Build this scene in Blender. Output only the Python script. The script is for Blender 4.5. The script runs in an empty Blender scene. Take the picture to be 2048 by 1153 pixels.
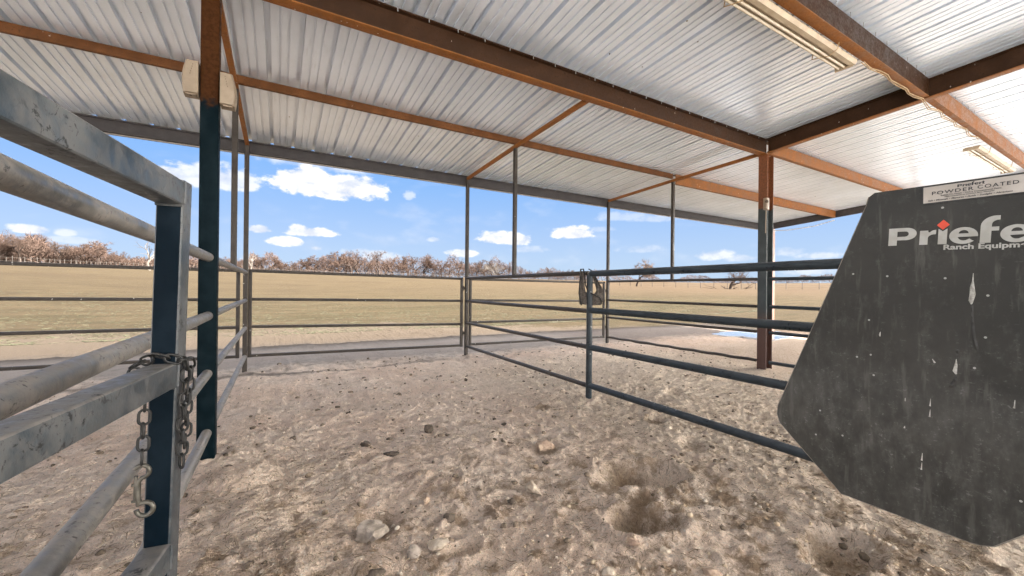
import bpy, math, random
import numpy as np
from mathutils import Vector, Matrix
R=math.radians
random.seed(7); rng=np.random.default_rng(7)
scn=bpy.context.scene
C=scn.collection

# ------------------------------------------------------------------ camera
cam_d=bpy.data.cameras.new('camera'); cam=bpy.data.objects.new('camera',cam_d); C.objects.link(cam)
fw=Vector((.5006,.8657,.0016)).normalized(); rt=Vector((.8656,-.5006,.0101)); rt=(rt-fw*rt.dot(fw)).normalized(); up=rt.cross(fw)
M=Matrix((rt,up,-fw)).transposed().to_4x4(); M.translation=Vector((0,0,1.4)); cam.matrix_world=M
cam_d.sensor_width=36; cam_d.lens=36*803.6/2048; cam_d.clip_start=.05; cam_d.clip_end=5000
scn.camera=cam

# ------------------------------------------------------------------ light
SUN_STRENGTH=5.0; SKY_STRENGTH=.15; EXPOSURE=2.6
sun_dir=Vector((2.0,-2.95,3.8)).normalized()      # towards the sun
sd=bpy.data.lights.new('sun','SUN'); sd.energy=SUN_STRENGTH; sd.angle=R(.6); sd.color=(1,.94,.86)
so=bpy.data.objects.new('sun',sd); C.objects.link(so); so.rotation_euler=sun_dir.to_track_quat('Z','Y').to_euler()
scn.view_settings.view_transform='Standard'; scn.view_settings.look='None'; scn.view_settings.gamma=1
scn.view_settings.exposure=EXPOSURE; scn.view_settings.use_curve_mapping=False
scn.cycles.max_bounces=8; scn.cycles.diffuse_bounces=5
W=bpy.data.worlds.new('World'); scn.world=W; W.use_nodes=True
nt=W.node_tree; nt.nodes.clear()
class NT:
    """tiny node helper"""
    def __init__(s,t): s.t=t
    def n(s,ty,**k):
        o=s.t.nodes.new(ty)
        for a,b in k.items(): setattr(o,a,b)
        return o
    def put(s,sock,v):
        if hasattr(v,'is_output') or isinstance(v,bpy.types.NodeSocket): s.t.links.new(v,sock)
        else: sock.default_value=v
    def m(s,op,a,b=None,c=None,clamp=False):
        o=s.n('ShaderNodeMath',operation=op,use_clamp=clamp)
        s.put(o.inputs[0],a)
        if b is not None: s.put(o.inputs[1],b)
        if c is not None: s.put(o.inputs[2],c)
        return o.outputs[0]
    def noise(s,vec,scale,detail=4,rough=.55,dist=0,dim='3D'):
        o=s.n('ShaderNodeTexNoise',noise_dimensions=dim)
        if vec is not None: s.t.links.new(vec,o.inputs['Vector'])
        o.inputs['Scale'].default_value=scale;o.inputs['Detail'].default_value=detail
        o.inputs['Roughness'].default_value=rough;o.inputs['Distortion'].default_value=dist
        return o.outputs['Fac']
    def ramp(s,f,lo,hi,smooth=True):
        o=s.n('ShaderNodeMapRange',interpolation_type='SMOOTHSTEP' if smooth else 'LINEAR')
        s.put(o.inputs['Value'],f); s.put(o.inputs['From Min'],lo); s.put(o.inputs['From Max'],hi)
        return o.outputs['Result']
    def mix(s,f,a,b,mode='MIX'):
        o=s.n('ShaderNodeMix',data_type='RGBA',blend_type=mode)
        def c(v): return (*v,1) if isinstance(v,tuple) and len(v)==3 else v
        s.put(o.inputs['Factor'],f); s.put(o.inputs[6],c(a)); s.put(o.inputs[7],c(b))
        return o.outputs[2]
    def mapping(s,vec,scale):
        o=s.n('ShaderNodeMapping'); s.t.links.new(vec,o.inputs[0]); o.inputs['Scale'].default_value=scale
        return o.outputs[0]
w=NT(nt)
sky=w.n('ShaderNodeTexSky'); sky.sky_type='NISHITA'; sky.sun_disc=False
sky.sun_elevation=math.asin(sun_dir.z); sky.sun_rotation=math.atan2(sun_dir.x,sun_dir.y)
sky.air_density=1.0; sky.dust_density=.35; sky.ozone_density=2.2; sky.altitude=100
tc=w.n('ShaderNodeTexCoord').outputs['Generated']
sep=w.n('ShaderNodeSeparateXYZ'); nt.links.new(tc,sep.inputs[0])
az=w.m('MULTIPLY',w.m('ARCTAN2',sep.outputs[0],sep.outputs[1]),57.29578)
el=w.m('MULTIPLY',w.m('ARCSINE',sep.outputs[2]),57.29578)
nz=w.noise(w.mapping(tc,(1,1,1.7)),26,7,.6)
nzs=w.m('MULTIPLY',w.m('SUBTRACT',nz,.5),3.4)
nz2=w.noise(w.mapping(tc,(1,1,2.2)),10,3,.5)
CLOUDS=[(5.54,12.53,6.6,1.6,1),(3.22,13.24,3.41,1.79,1),(7.95,13.15,4.28,1.25,.9),(4.35,15.1,6.4,.8,.6),(-10.06,11.78,1.88,.94,.8),(-6.55,12.06,4.37,1.52,.8),(-20.19,4.92,1.2,.45,.8),(-18.05,4.84,.8,.4,.6),(-17.4,4.19,1.8,.4,.4),(-2.12,6.77,1.4,.55,.8),(3.39,6.83,2.85,.63,.9),(2.15,6.99,1.39,.68,.9),(.63,5.46,1.95,.61,.9),(3.99,4.91,.8,.4,.6),(8.96,4.63,1.9,.5,.35),(11.81,4.07,2.6,.8,.5),(18.98,6.7,1.1,.41,.5),(22.97,4.86,2.1,.63,.8),(28.26,7.06,3.27,.98,.9),(30.75,6.81,2.14,.84,.8),(38.66,7.78,2.93,.97,1),(36.77,7.8,1.41,.62,.7),(45,9.89,4,.67,.35),(50.2,9.47,3.8,.52,.4),(42.3,8.27,2.04,.41,.3),(56.8,4.44,2.5,.76,.7),(59.6,4,2.2,.5,.5),(67.5,4,2.3,.45,.5),(64.4,4.6,1.5,.58,.4),(15.5,12.42,.9,.66,.5),(66.6,2.2,2.8,.46,.5),(48.3,5.43,3.2,.54,.3),(32.5,5.55,2.8,.56,.3)]
tot=None
for a0,e0,wa,he,al in CLOUDS:
    dx=w.m('DIVIDE',w.m('SUBTRACT',az,a0),wa*1.05)
    de=w.m('SUBTRACT',el,e0)
    dy=w.m('MAXIMUM',w.m('DIVIDE',de,he*1.15),w.m('DIVIDE',de,-he*.8))
    d=w.m('ADD',w.m('MULTIPLY',dx,dx),w.m('MULTIPLY',dy,dy))
    s_=w.ramp(w.m('ADD',w.m('SUBTRACT',1.25,d),nzs),.0,.75 if al>.7 else 1.2)
    s_=w.m('MULTIPLY',s_,al)
    tot=s_ if tot is None else w.m('MAXIMUM',tot,s_)
# thin high veil and bright fill cloud added outside the view (behind, overhead)
veil=w.m('MULTIPLY',w.ramp(nz2,.5,.8),.22)
gen=w.noise(w.mapping(tc,(1,1,2.5)),3.2,6,.55)
off=w.m('MAXIMUM',w.ramp(w.m('ABSOLUTE',w.m('SUBTRACT',az,26)),64,90),w.ramp(el,24,40))
gen=w.m('MULTIPLY',w.ramp(gen,.36,.52),off)
tot=w.m('MAXIMUM',w.m('MAXIMUM',tot,veil),gen)
skyc=w.mix(1,sky.outputs[0],(.11,.15,.33),'MULTIPLY')
skyc=w.mix(w.ramp(el,9,-1),skyc,w.mix(1,sky.outputs[0],(.155,.19,.30),'MULTIPLY'))
grad=w.mix(w.ramp(el,18,1),(.28,.57,1.05),(.60,.77,.98))
skyc=w.mix(w.m('MULTIPLY',w.m('SUBTRACT',1,off),.93),skyc,grad)
cloudc=w.mix(w.ramp(nz,.35,.6),(.93,.97,1.07),(1.26,1.26,1.28))
cloudc=w.mix(off,cloudc,(4.0,4.0,4.0))
# unseen bright lobe added right of the picture to light the shed
lobe=w.m('MULTIPLY',w.ramp(w.m('ABSOLUTE',w.m('SUBTRACT',az,122)),38,14),w.m('MULTIPLY',w.ramp(el,46,20),w.ramp(el,0,5)))
LOBE_FILL=(34,32.5,30)
tot=w.m('MAXIMUM',tot,w.m('MULTIPLY',lobe,w.ramp(gen,-.2,.4)))
cloudc=w.mix(lobe,cloudc,LOBE_FILL)
fin=w.mix(tot,skyc,cloudc)
bg=w.n('ShaderNodeBackground'); nt.links.new(fin,bg.inputs[0]); bg.inputs[1].default_value=SKY_STRENGTH
out=w.n('ShaderNodeOutputWorld'); nt.links.new(bg.outputs[0],out.inputs[0])

# ------------------------------------------------------------------ materials
def mat(name):
    m=bpy.data.materials.new(name); m.use_nodes=True; t=NT(m.node_tree)
    b=m.node_tree.nodes['Principled BSDF']; pos=t.n('ShaderNodeNewGeometry').outputs['Position']
    return m,t,b,pos
def bump(t,b,h,strength,dist=.01):
    o=t.n('ShaderNodeBump'); t.put(o.inputs['Height'],h); o.inputs['Strength'].default_value=strength; o.inputs['Distance'].default_value=dist
    t.t.links.new(o.outputs[0],b.inputs['Normal'])
def upness(t):
    g=t.n('ShaderNodeNewGeometry'); s=t.n('ShaderNodeSeparateXYZ'); t.t.links.new(g.outputs['Normal'],s.inputs[0]); return s.outputs[2]
def steel(name,base,dust,dustamt,rough=.42,metal=0.0,fleck=.0,scratch=None,primer=None,zsplit=None,bsc=40,updust=1.0,side=0.0,spec=.3,zlow=None):
    m,t,b,p=mat(name)
    n1=t.noise(p,6,5,.6); n2=t.noise(p,bsc,4,.65); n3=t.noise(p,150,2,.5)
    col=t.mix(t.ramp(n1,.35,.7),base,tuple(c*1.5+.004 for c in base))
    if primer:
        sp=t.n('ShaderNodeSeparateXYZ'); t.t.links.new(p,sp.inputs[0])
        z=t.m('ADD',sp.outputs[2],t.m('MULTIPLY',t.m('SUBTRACT',t.noise(p,9,2),.5),.25))
        pc=t.mix(t.ramp(n2,.3,.7),primer,tuple(c*.6 for c in primer))
        if zlow: col=t.mix(t.ramp(z,zlow+.25,zlow-.15),col,(.075,.038,.028))
        col=t.mix(t.ramp(z,zsplit-.02,zsplit+.02),col,pc)
    if scratch:
        vv=t.mapping(p,(1,1,1)); s=t.noise(vv,48,6,.75,.8); scf=t.m('MULTIPLY',t.ramp(s,.565,.61),t.ramp(n1,.42,.56))
    dn=t.ramp(t.m('ADD',t.m('MULTIPLY',n1,.5),t.m('MULTIPLY',n2,.5)),.36,.62)
    if dustamt>0:
        upf=t.m('MULTIPLY',t.ramp(upness(t),.1,.85),updust)
        f=t.m('MULTIPLY',t.m('MAXIMUM',t.m('MULTIPLY',dn,dustamt*.55+side),t.m('MULTIPLY',upf,t.m('ADD',t.m('MULTIPLY',dn,.5),.5))),min(1,dustamt+.0))
        col=t.mix(f,col,dust)
    if scratch: col=t.mix(t.m('MULTIPLY',scf,.85),col,scratch)
    if fleck>0:
        v=t.n('ShaderNodeTexVoronoi'); t.t.links.new(t.mapping(p,(1,1,.6)),v.inputs['Vector']); v.inputs['Scale'].default_value=22
        fl=t.m('MULTIPLY',t.m('LESS_THAN',v.outputs['Distance'],.16),t.m('GREATER_THAN',n3,.5))
        sc=t.n('ShaderNodeSeparateColor'); t.t.links.new(v.outputs['Color'],sc.inputs[0])
        fl=t.m('MULTIPLY',fl,t.m('LESS_THAN',sc.outputs[0],fleck)); col=t.mix(fl,col,(.55,.53,.48))
    t.put(b.inputs['Base Color'],col); b.inputs['Metallic'].default_value=metal
    t.put(b.inputs['Roughness'],t.m('ADD',t.m('MULTIPLY',dn,.35),rough-.1))
    b.inputs['Specular IOR Level'].default_value=spec
    bump(t,b,t.m('ADD',n2,t.m('MULTIPLY',n3,.4)),.25,.003)
    return m
DUST=(.36,.31,.26)
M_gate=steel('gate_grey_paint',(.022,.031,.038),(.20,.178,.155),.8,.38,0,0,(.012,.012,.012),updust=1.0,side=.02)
M_gate_shaded=steel('gate_paint_shaded',(.002,.0055,.009),(.22,.225,.22),.05,.4,0,0,None,updust=0,spec=.03)  # same gate paint, with the post's shaded face put into the colour
M_pipe_near=steel('dusty_pipe_paint',(.04,.043,.043),(.29,.255,.22),.8,.4,0,0,(.03,.025,.02),side=.35)
M_pipe=steel('dark_pipe_paint',(.012,.018,.022),(.16,.165,.17),.3,.36,0,.35)
M_pipe_brown=steel('brown_pipe_paint',(.026,.020,.015),(.20,.175,.15),.25,.42,0,.15)
M_col=steel('two_tone_column_paint',(.0015,.0055,.0075),(.2,.18,.15),0,.4,0,0,None,(.05,.019,.0065),2.83,spec=.03)
M_col2=steel('two_tone_grey_column_paint',(.035,.042,.042),(.2,.18,.15),.1,.45,0,.1,None,(.17,.06,.022),2.85,zlow=.9)
M_rust=steel('orange_red_primer',(.155,.054,.009),(.30,.2,.1),.03,.5,0,.1,(.09,.03,.01))
M_rust_shaded=steel('primer_shaded_web',(.026,.0105,.0035),(.2,.12,.06),.02,.5,0,.05,(.012,.006,.003),spec=.15)  # shade on the beam webs painted in as a darker primer
M_rust_mid=steel('mid_brown_primer',(.085,.032,.009),(.2,.12,.06),.03,.5,0,.08,(.03,.013,.006),spec=.15)
M_eave=steel('grey_brown_trim',(.032,.028,.028),(.3,.27,.24),.05,.5)
M_redcol=steel('red_brown_column_paint',(.12,.055,.04),(.3,.22,.18),.2,.5)

def m_roof():
    m,t,b,p=mat('galvalume_sheet')
    big=t.noise(p,1.1,4,.55); fine=t.noise(t.mapping(p,(9,1,9)),2.2,5,.6); spg=t.noise(p,70,3,.6)
    col=t.mix(t.ramp(big,.35,.7),(.83,.88,.945),(.74,.79,.85))
    col=t.mix(t.m('MULTIPLY',t.ramp(fine,.55,.75),.25),col,(.5,.5,.48))
    v=t.n('ShaderNodeTexVoronoi'); t.t.links.new(p,v.inputs['Vector']); v.inputs['Scale'].default_value=5
    sc=t.n('ShaderNodeSeparateColor'); t.t.links.new(v.outputs['Color'],sc.inputs[0])
    fl=t.m('MULTIPLY',t.m('LESS_THAN',v.outputs['Distance'],.05),t.m('LESS_THAN',sc.outputs[1],.3)); col=t.mix(fl,col,(.12,.09,.06))
    t.put(b.inputs['Base Color'],col); b.inputs['Metallic'].default_value=.58
    t.put(b.inputs['Roughness'],t.m('ADD',t.m('MULTIPLY',spg,.10),.27))
    bump(t,b,t.noise(t.mapping(p,(1.8,.45,1)),1.6,2),.3,.02)
    return m
M_roof=m_roof()

def m_ground():
    m,t,b,p=mat('dusty_soil_and_pasture')
    sp=t.n('ShaderNodeSeparateXYZ'); t.t.links.new(p,sp.inputs[0]); X,Y=sp.outputs[0],sp.outputs[1]
    n1=t.noise(p,.9,5,.6); n2=t.noise(p,5.5,6,.65); n3=t.noise(p,34,5,.7); n4=t.noise(p,120,3,.65)
    dirt=t.mix(t.ramp(n1,.35,.65),(.82,.62,.475),(.88,.71,.57))
    dirt=t.mix(t.m('MULTIPLY',t.ramp(n2,.53,.66),.5),dirt,(.46,.325,.22))
    dirt=t.mix(t.m('MULTIPLY',t.ramp(n3,.55,.67),.65),dirt,(.17,.125,.09))
    dirt=t.mix(t.m('MULTIPLY',t.ramp(n3,.46,.36),.55),dirt,(.74,.68,.60))
    dirt=t.mix(t.m('MULTIPLY',t.ramp(n4,.58,.68),.6),dirt,(.10,.075,.05))
    dirt=t.mix(t.m('MULTIPLY',t.ramp(n4,.44,.34),.45),dirt,(.80,.74,.66))
    # Straw tone plus painted light towards the right pen; damp organic soil in the front
    straw=t.m('MULTIPLY',t.ramp(t.m('ADD',X,t.m('MULTIPLY',n2,2)),2.6,5.0),t.ramp(Y,7.4,5.5))  # mask for straw tone and painted light together
    dirt=t.mix(t.m('MULTIPLY',straw,.75),dirt,t.mix(t.ramp(n3,.48,.66),(.82,.69,.54),(.46,.32,.20)))
    damp=t.m('MULTIPLY',t.ramp(t.m('ADD',t.m('MULTIPLY',n2,1.6),t.m('MULTIPLY',n1,.8)),1.15,1.5),t.ramp(Y,3.1,1.6))
    dirt=t.mix(t.m('MULTIPLY',damp,.75),dirt,t.mix(t.ramp(n3,.42,.58),(.33,.20,.11),(.15,.095,.055)))
    for cx,cy,rr in ((2.33,2.26,.17),(1.88,1.80,.12),(2.62,1.03,.14),(.5,2.47,.12),(.42,1.78,.12),(2.72,3.95,.1),(3.45,2.98,.12),(2.02,2.86,.15)):
        ddx=t.m('SUBTRACT',X,cx); ddy=t.m('SUBTRACT',Y,cy); rad=t.m('SQRT',t.m('ADD',t.m('MULTIPLY',ddx,ddx),t.m('MULTIPLY',t.m('MULTIPLY',ddy,ddy),1.6)))
        cf=t.ramp(t.m('ADD',rad,t.m('MULTIPLY',t.m('SUBTRACT',n2,.5),.5)),rr*1.15,rr*.45)
        dirt=t.mix(t.m('MULTIPLY',cf,.72),dirt,t.mix(t.ramp(n3,.4,.6),(.27,.185,.11),(.11,.07,.04)))
    fib=t.noise(t.mapping(p,(1,2.2,1)),42,5,.72,.6); fib2=t.noise(t.mapping(p,(2.4,1,1)),60,5,.72,.6)
    pf=t.ramp(t.m('ADD',t.m('MULTIPLY',n2,.9),t.m('MULTIPLY',n1,.5)),.68,.82)
    frontf=t.m('MULTIPLY',t.m('ADD',t.m('MULTIPLY',t.ramp(Y,4.6,1.4),.75),.25),t.m('SUBTRACT',1,t.m('MULTIPLY',t.ramp(X,2.2,3.4),.7)))
    dirt=t.mix(t.m('MULTIPLY',t.m('MULTIPLY',t.ramp(t.m('MAXIMUM',fib,fib2),.50,.60),t.m('ADD',t.m('MULTIPLY',pf,.6),.4)),t.m('MULTIPLY',frontf,.8)),dirt,t.mix(n3,(.17,.11,.065),(.40,.27,.17)))
    dirt=t.mix(t.m('MULTIPLY',pf,t.m('MULTIPLY',frontf,.45)),dirt,(.34,.235,.15))
    # the trodden line under the gate, roof shade painted grey beyond the eave
    dy=t.m('ABSOLUTE',t.m('SUBTRACT',t.m('ADD',Y,t.m('MULTIPLY',n2,.5)),7.75))
    line=t.m('MULTIPLY',t.ramp(dy,.22,.0),t.ramp(X,3.5,2.2)); dirt=t.mix(t.m('MULTIPLY',line,.7),dirt,(.11,.09,.07))
    grey=t.m('MULTIPLY',t.ramp(t.m('ADD',Y,t.m('MULTIPLY',n2,1.5)),8,9.2),t.ramp(Y,13,11.6)); dirt=t.mix(t.m('MULTIPLY',grey,.75),dirt,t.mix(n3,(.12,.115,.108),(.20,.19,.18)))
    dirt=t.mix(t.m('MULTIPLY',t.ramp(X,6.3,8.6),.8),dirt,t.mix(1.0,dirt,(.66,.62,.60),'MULTIPLY'))  # dirt darkened here to offset light from the added sky lobe
    # pasture
    g1=t.noise(t.mapping(p,(.35,1,1)),.12,5,.6); g2=t.noise(t.mapping(p,(.3,1,1)),1.1,5,.65); g3=t.noise(p,11,4,.7)
    gr=t.mix(t.ramp(g2,.35,.65),(.40,.315,.185),(.30,.235,.135))
    near=t.m('MULTIPLY',t.ramp(Y,36,18),t.ramp(t.m('ADD',t.m('MULTIPLY',g1,1),t.m('MULTIPLY',g2,.5)),.68,.90))
    gr=t.mix(t.m('MULTIPLY',near,.7),gr,(.215,.235,.085))
    gr=t.mix(t.m('MULTIPLY',t.ramp(t.m('ADD',t.m('MULTIPLY',g1,.6),t.m('MULTIPLY',g2,.4)),.47,.6),.6),gr,(.26,.19,.11))
    gr=t.mix(t.m('MULTIPLY',t.ramp(g3,.5,.66),.5),gr,(.17,.13,.07))
    gr=t.mix(t.m('MULTIPLY',t.ramp(g3,.45,.3),.3),gr,(.52,.43,.28))
    gr=t.mix(t.m('MULTIPLY',t.ramp(X,20,70),.45),gr,(.42,.28,.18))
    gr=t.mix(1.0,gr,(1.05,.97,.86),'MULTIPLY')
    pink=t.mix(t.ramp(n3,.4,.6),(.46,.355,.255),(.39,.295,.21))
    d2=t.mix(t.ramp(Y,10.2,11.5),dirt,pink)
    edge=t.m('ADD',15.6,t.m('MULTIPLY',t.ramp(X,3,12),-5.0))
    yy=t.m('ADD',Y,t.m('MULTIPLY',t.m('SUBTRACT',t.m('ADD',n1,t.m('MULTIPLY',t.m('ADD',n2,g3),.6)),1.1),6.5))
    fgr=t.ramp(t.m('SUBTRACT',yy,edge),-.7,1.0)
    right=t.ramp(t.m('ADD',X,n1),15.6,17.2)
    left=t.ramp(X,-14,-20)
    f=t.m('MAXIMUM',fgr,t.m('MAXIMUM',right,left))
    sunny=t.mix(1.0,t.mix(f,d2,gr),(.163,.163,.163),'MULTIPLY')  # colour cut down where sun falls, to balance the high exposure
    sunny=t.mix(t.m('MULTIPLY',t.m('SUBTRACT',1,f),.95),sunny,t.mix(1.0,sunny,(1.5,1.5,1.5),'MULTIPLY'))  # bare strip lifted again: sunlight painted into its colour
    col=t.mix(t.ramp(Y,9.9,11.0),t.mix(t.ramp(X,14.6,15.2),d2,sunny),sunny)
    wedge=t.m('MULTIPLY',t.ramp(t.m('SUBTRACT',t.m('MULTIPLY',X,.30),Y),0,.8),t.ramp(X,12.6,13.4))
    bounce_yard=t.m('MAXIMUM',t.ramp(Y,.2,-.6),t.m('MAXIMUM',t.m('MULTIPLY',wedge,.42),t.m('MULTIPLY',t.ramp(X,-7.5,-9),.9)))  # pale unseen ground added behind and beside the view to bounce light
    bounce_yard=t.m('MULTIPLY',bounce_yard,t.m('MAXIMUM',t.ramp(Y,12,9),wedge)); bounce_yard=t.m('MULTIPLY',bounce_yard,t.ramp(X,70,50)); bounce_yard=t.m('MULTIPLY',bounce_yard,t.ramp(X,-70,-50))
    col=t.mix(bounce_yard,col,t.mix(n2,(.68,.66,.64),(.76,.745,.72)))
    t.put(b.inputs['Base Color'],col); b.inputs['Roughness'].default_value=.95
    b.inputs['Specular IOR Level'].default_value=.15
    h=t.m('ADD',t.m('ADD',t.m('MULTIPLY',n2,1.2),t.m('MULTIPLY',n3,.75)),t.m('MULTIPLY',n4,.8)); bump(t,b,h,1.0,.05)
    return m
M_ground=m_ground()
def simple(name,a,b_,scale=12,rough=.8,metal=0,bs=.4,bd=.01,spec=.5,detail=4):
    m,t,b,p=mat(name); n=t.noise(p,scale,detail,.6)
    t.put(b.inputs['Base Color'],t.mix(t.ramp(n,.35,.65),a,b_)); b.inputs['Roughness'].default_value=rough; b.inputs['Metallic'].default_value=metal
    b.inputs['Specular IOR Level'].default_value=spec
    bump(t,b,t.noise(p,scale*4,3),bs,bd); return m

# ------------------------------------------------------------------ mesh builder
class MB:
    def __init__(s): s.v=[];s.f=[];s.mi=[]
    def add(s,v,f,mi=0):
        k=len(s.v); s.v.extend([tuple(q) for q in v]); s.f.extend([tuple(i+k for i in q) for q in f]); s.mi.extend([mi]*len(f))
    def extr(s,p0,p1,prof,up=(0,0,1),cap=True,prof2=None):
        """sweep a closed 2D profile (side, up) from p0 to p1"""
        p0=Vector(p0);p1=Vector(p1);d=(p1-p0).normalized();u=Vector(up);u=(u-d*u.dot(d))
        if u.length<1e-4: u=Vector((0,1,0));u=u-d*u.dot(d)
        u.normalize(); sd_=d.cross(u); n=len(prof); q=prof2 or prof
        v=[p0+sd_*a+u*b for a,b in prof]+[p1+sd_*a+u*b for a,b in q]
        f=[(i,(i+1)%n,n+(i+1)%n,n+i) for i in range(n)]
        if cap: f+=[tuple(range(n))[::-1],tuple(range(n,2*n))]
        s.add(v,f); return s
    def tube(s,p0,p1,r,n=14,r2=None,cap=True):
        return s.extr(p0,p1,circ(r,n),(0,0,1) if abs(Vector(p1).x-Vector(p0).x)+abs(Vector(p1).y-Vector(p0).y)>1e-4 else (0,1,0),cap,circ(r2,n) if r2 is not None else None)
    def box(s,c,d,b=.004):
        """box with centre c and size d, rounded vertical edges"""
        c=Vector(c); return s.extr(c-Vector((0,0,d[2]/2)),c+Vector((0,0,d[2]/2)),rrect(d[0],d[1],b),(0,1,0))
    def path(s,pts,r,n=8,closed=False):
        pts=[Vector(p) for p in pts]; m=len(pts); rings=[]; u=None
        for i in range(m):
            a=pts[(i-1)%m] if (closed or i>0) else pts[i]; b=pts[(i+1)%m] if (closed or i<m-1) else pts[i]
            d=(b-a).normalized()
            if u is None: u=d.orthogonal()
            u=(u-d*u.dot(d)).normalized(); sd_=d.cross(u)
            rr=r[i] if isinstance(r,(list,tuple)) else r
            rings.append([pts[i]+(sd_*math.cos(2*math.pi*k/n)+u*math.sin(2*math.pi*k/n))*rr for k in range(n)])
        v=[q for g in rings for q in g]; f=[]
        for i in range(m if closed else m-1):
            j=(i+1)%m
            f+=[(i*n+k,i*n+(k+1)%n,j*n+(k+1)%n,j*n+k) for k in range(n)]
        if not closed: f+=[tuple(range(n))[::-1],tuple(range((m-1)*n,m*n))]
        s.add(v,f); return s
    def build(s,name,m,parent=None,angle=35,smooth=True):
        me=bpy.data.meshes.new(name); o0=parent.matrix_world.translation if False else None
        off=Vector((0,0,0)); q=parent
        while q is not None: off+=q.location; q=q.parent
        me.from_pydata([(a-off.x,b-off.y,c-off.z) for a,b,c in s.v],[],s.f); 
        for x in (m if isinstance(m,(list,tuple)) else [m]): me.materials.append(x)
        if smooth:
            me.polygons.foreach_set('use_smooth',[True]*len(me.polygons)); me.set_sharp_from_angle(angle=R(angle))
        if any(s.mi): me.polygons.foreach_set('material_index',s.mi)
        me.update(); o=bpy.data.objects.new(name,me); C.objects.link(o); o.parent=parent; return o
def circ(r,n=14): return [(r*math.cos(2*math.pi*i/n),r*math.sin(2*math.pi*i/n)) for i in range(n)]
def rrect(w_,h_,b,k=3):
    b=min(b,w_*.49,h_*.49); o=[]
    for cx,cy,a0 in ((w_/2-b,h_/2-b,0),(-w_/2+b,h_/2-b,90),(-w_/2+b,-h_/2+b,180),(w_/2-b,-h_/2+b,270)):
        for i in range(k+1): a=R(a0+90*i/k); o.append((cx+b*math.cos(a),cy+b*math.sin(a)))
    return o
def chan(w_,h_,t_=.006,flip=1,lip=0):   # C section: web at +side*flip, flanges towards -side
    o=[(w_/2,-h_/2),(w_/2,h_/2),(-w_/2,h_/2)]
    if lip: o+=[(-w_/2,h_/2-lip),(-w_/2+t_,h_/2-lip)]
    o+=[(-w_/2+(t_ if lip else 0),h_/2-t_),(w_/2-t_,h_/2-t_),(w_/2-t_,-h_/2+t_),(-w_/2+(t_ if lip else 0),-h_/2+t_)]
    if lip: o+=[(-w_/2+t_,-h_/2+lip),(-w_/2,-h_/2+lip)]
    o+=[(-w_/2,-h_/2)]
    return [(a*flip,b) for a,b in o][::flip]
def ibeam(w_,h_,tf=.012,tw=.01):
    return [(w_/2,-h_/2),(w_/2,-h_/2+tf),(tw/2,-h_/2+tf),(tw/2,h_/2-tf),(w_/2,h_/2-tf),(w_/2,h_/2),(-w_/2,h_/2),(-w_/2,h_/2-tf),(-tw/2,h_/2-tf),(-tw/2,-h_/2+tf),(-w_/2,-h_/2+tf),(-w_/2,-h_/2)]
def tag(o,label=None,cat=None,group=None,kind=None):
    if label:o['label']=label
    if cat:o['category']=cat
    if group:o['group']=group
    if kind:o['kind']=kind
    return o
def thing(name,loc,label,cat,group=None,rz=0):
    o=bpy.data.objects.new(name,None); C.objects.link(o); o.location=loc; o.empty_display_size=.1
    o.rotation_euler=(0,0,rz); return tag(o,label,cat,group)
def copy_tree(o,parent=None):
    c=o.copy(); C.objects.link(c); c.parent=parent
    for ch in list(o.children): copy_tree(ch,c)
    return c

# ------------------------------------------------------------------ ground
_perm=rng.random((256,256))
def vnoise(x,y):
    xi=np.floor(x).astype(int);yi=np.floor(y).astype(int);fx=x-xi;fy=y-yi
    fx=fx*fx*(3-2*fx);fy=fy*fy*(3-2*fy)
    g=lambda a,b:_perm[a%256,b%256]
    return (g(xi,yi)*(1-fx)+g(xi+1,yi)*fx)*(1-fy)+(g(xi,yi+1)*(1-fx)+g(xi+1,yi+1)*fx)*fy-.5
def fbm(x,y,o=4):
    s=0;a=1
    for i in range(o): s=s+a*vnoise(x*2**i+17*i,y*2**i+31*i);a*=.5
    return s
def sst(x,a,b):
    t=np.clip((x-a)/(b-a),0,1);return t*t*(3-2*t)
AZK=[-180,-40,-20,22,47,60,90,180];KV=[.03,.05,.052,.037,.026,.022,.024,.03];DM=[140,128,125,175,330,350,340,200]
def terrain(x,y):
    d=np.hypot(x,y);a=np.degrees(np.arctan2(x,y))
    k=np.interp(a,AZK,KV);dm=np.interp(a,AZK,DM)
    dd=np.minimum(d,dm)
    z=k*np.maximum(dd-16,0)*sst(d,12,40)
    return z+fbm(x/14,y/14,2)*.25*sst(d,16,60)
CR=[(2.36,2.12,.27,.18,.15,-.52),(1.90,1.70,.18,.125,.15,-.45),(2.62,.98,.2,.13,.09,.1),(3.5,2.95,.15,.09,.045,.4),(2.75,3.9,.14,.08,.03,0),(.62,3.42,.14,.07,.035,.5),(2.02,2.88,.16,.1,.03,.1),(.5,2.45,.17,.12,.04,1),(3.2,2.3,.14,.1,.045,.8),(.42,1.75,.14,.1,.04,.2),(1.05,1.6,.12,.09,.035,.6),(4.6,3.6,.16,.1,.04,.3),(-.2,3.45,.2,.16,-.05,.3),(-.05,2.9,.18,.25,-.03,0)]
for i in range(150):
    CR.append((random.uniform(-3,7),.9+6.5*random.random()**1.3,random.uniform(.05,.13),random.uniform(.035,.085),random.uniform(-.032,.045),random.uniform(0,3)))
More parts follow.
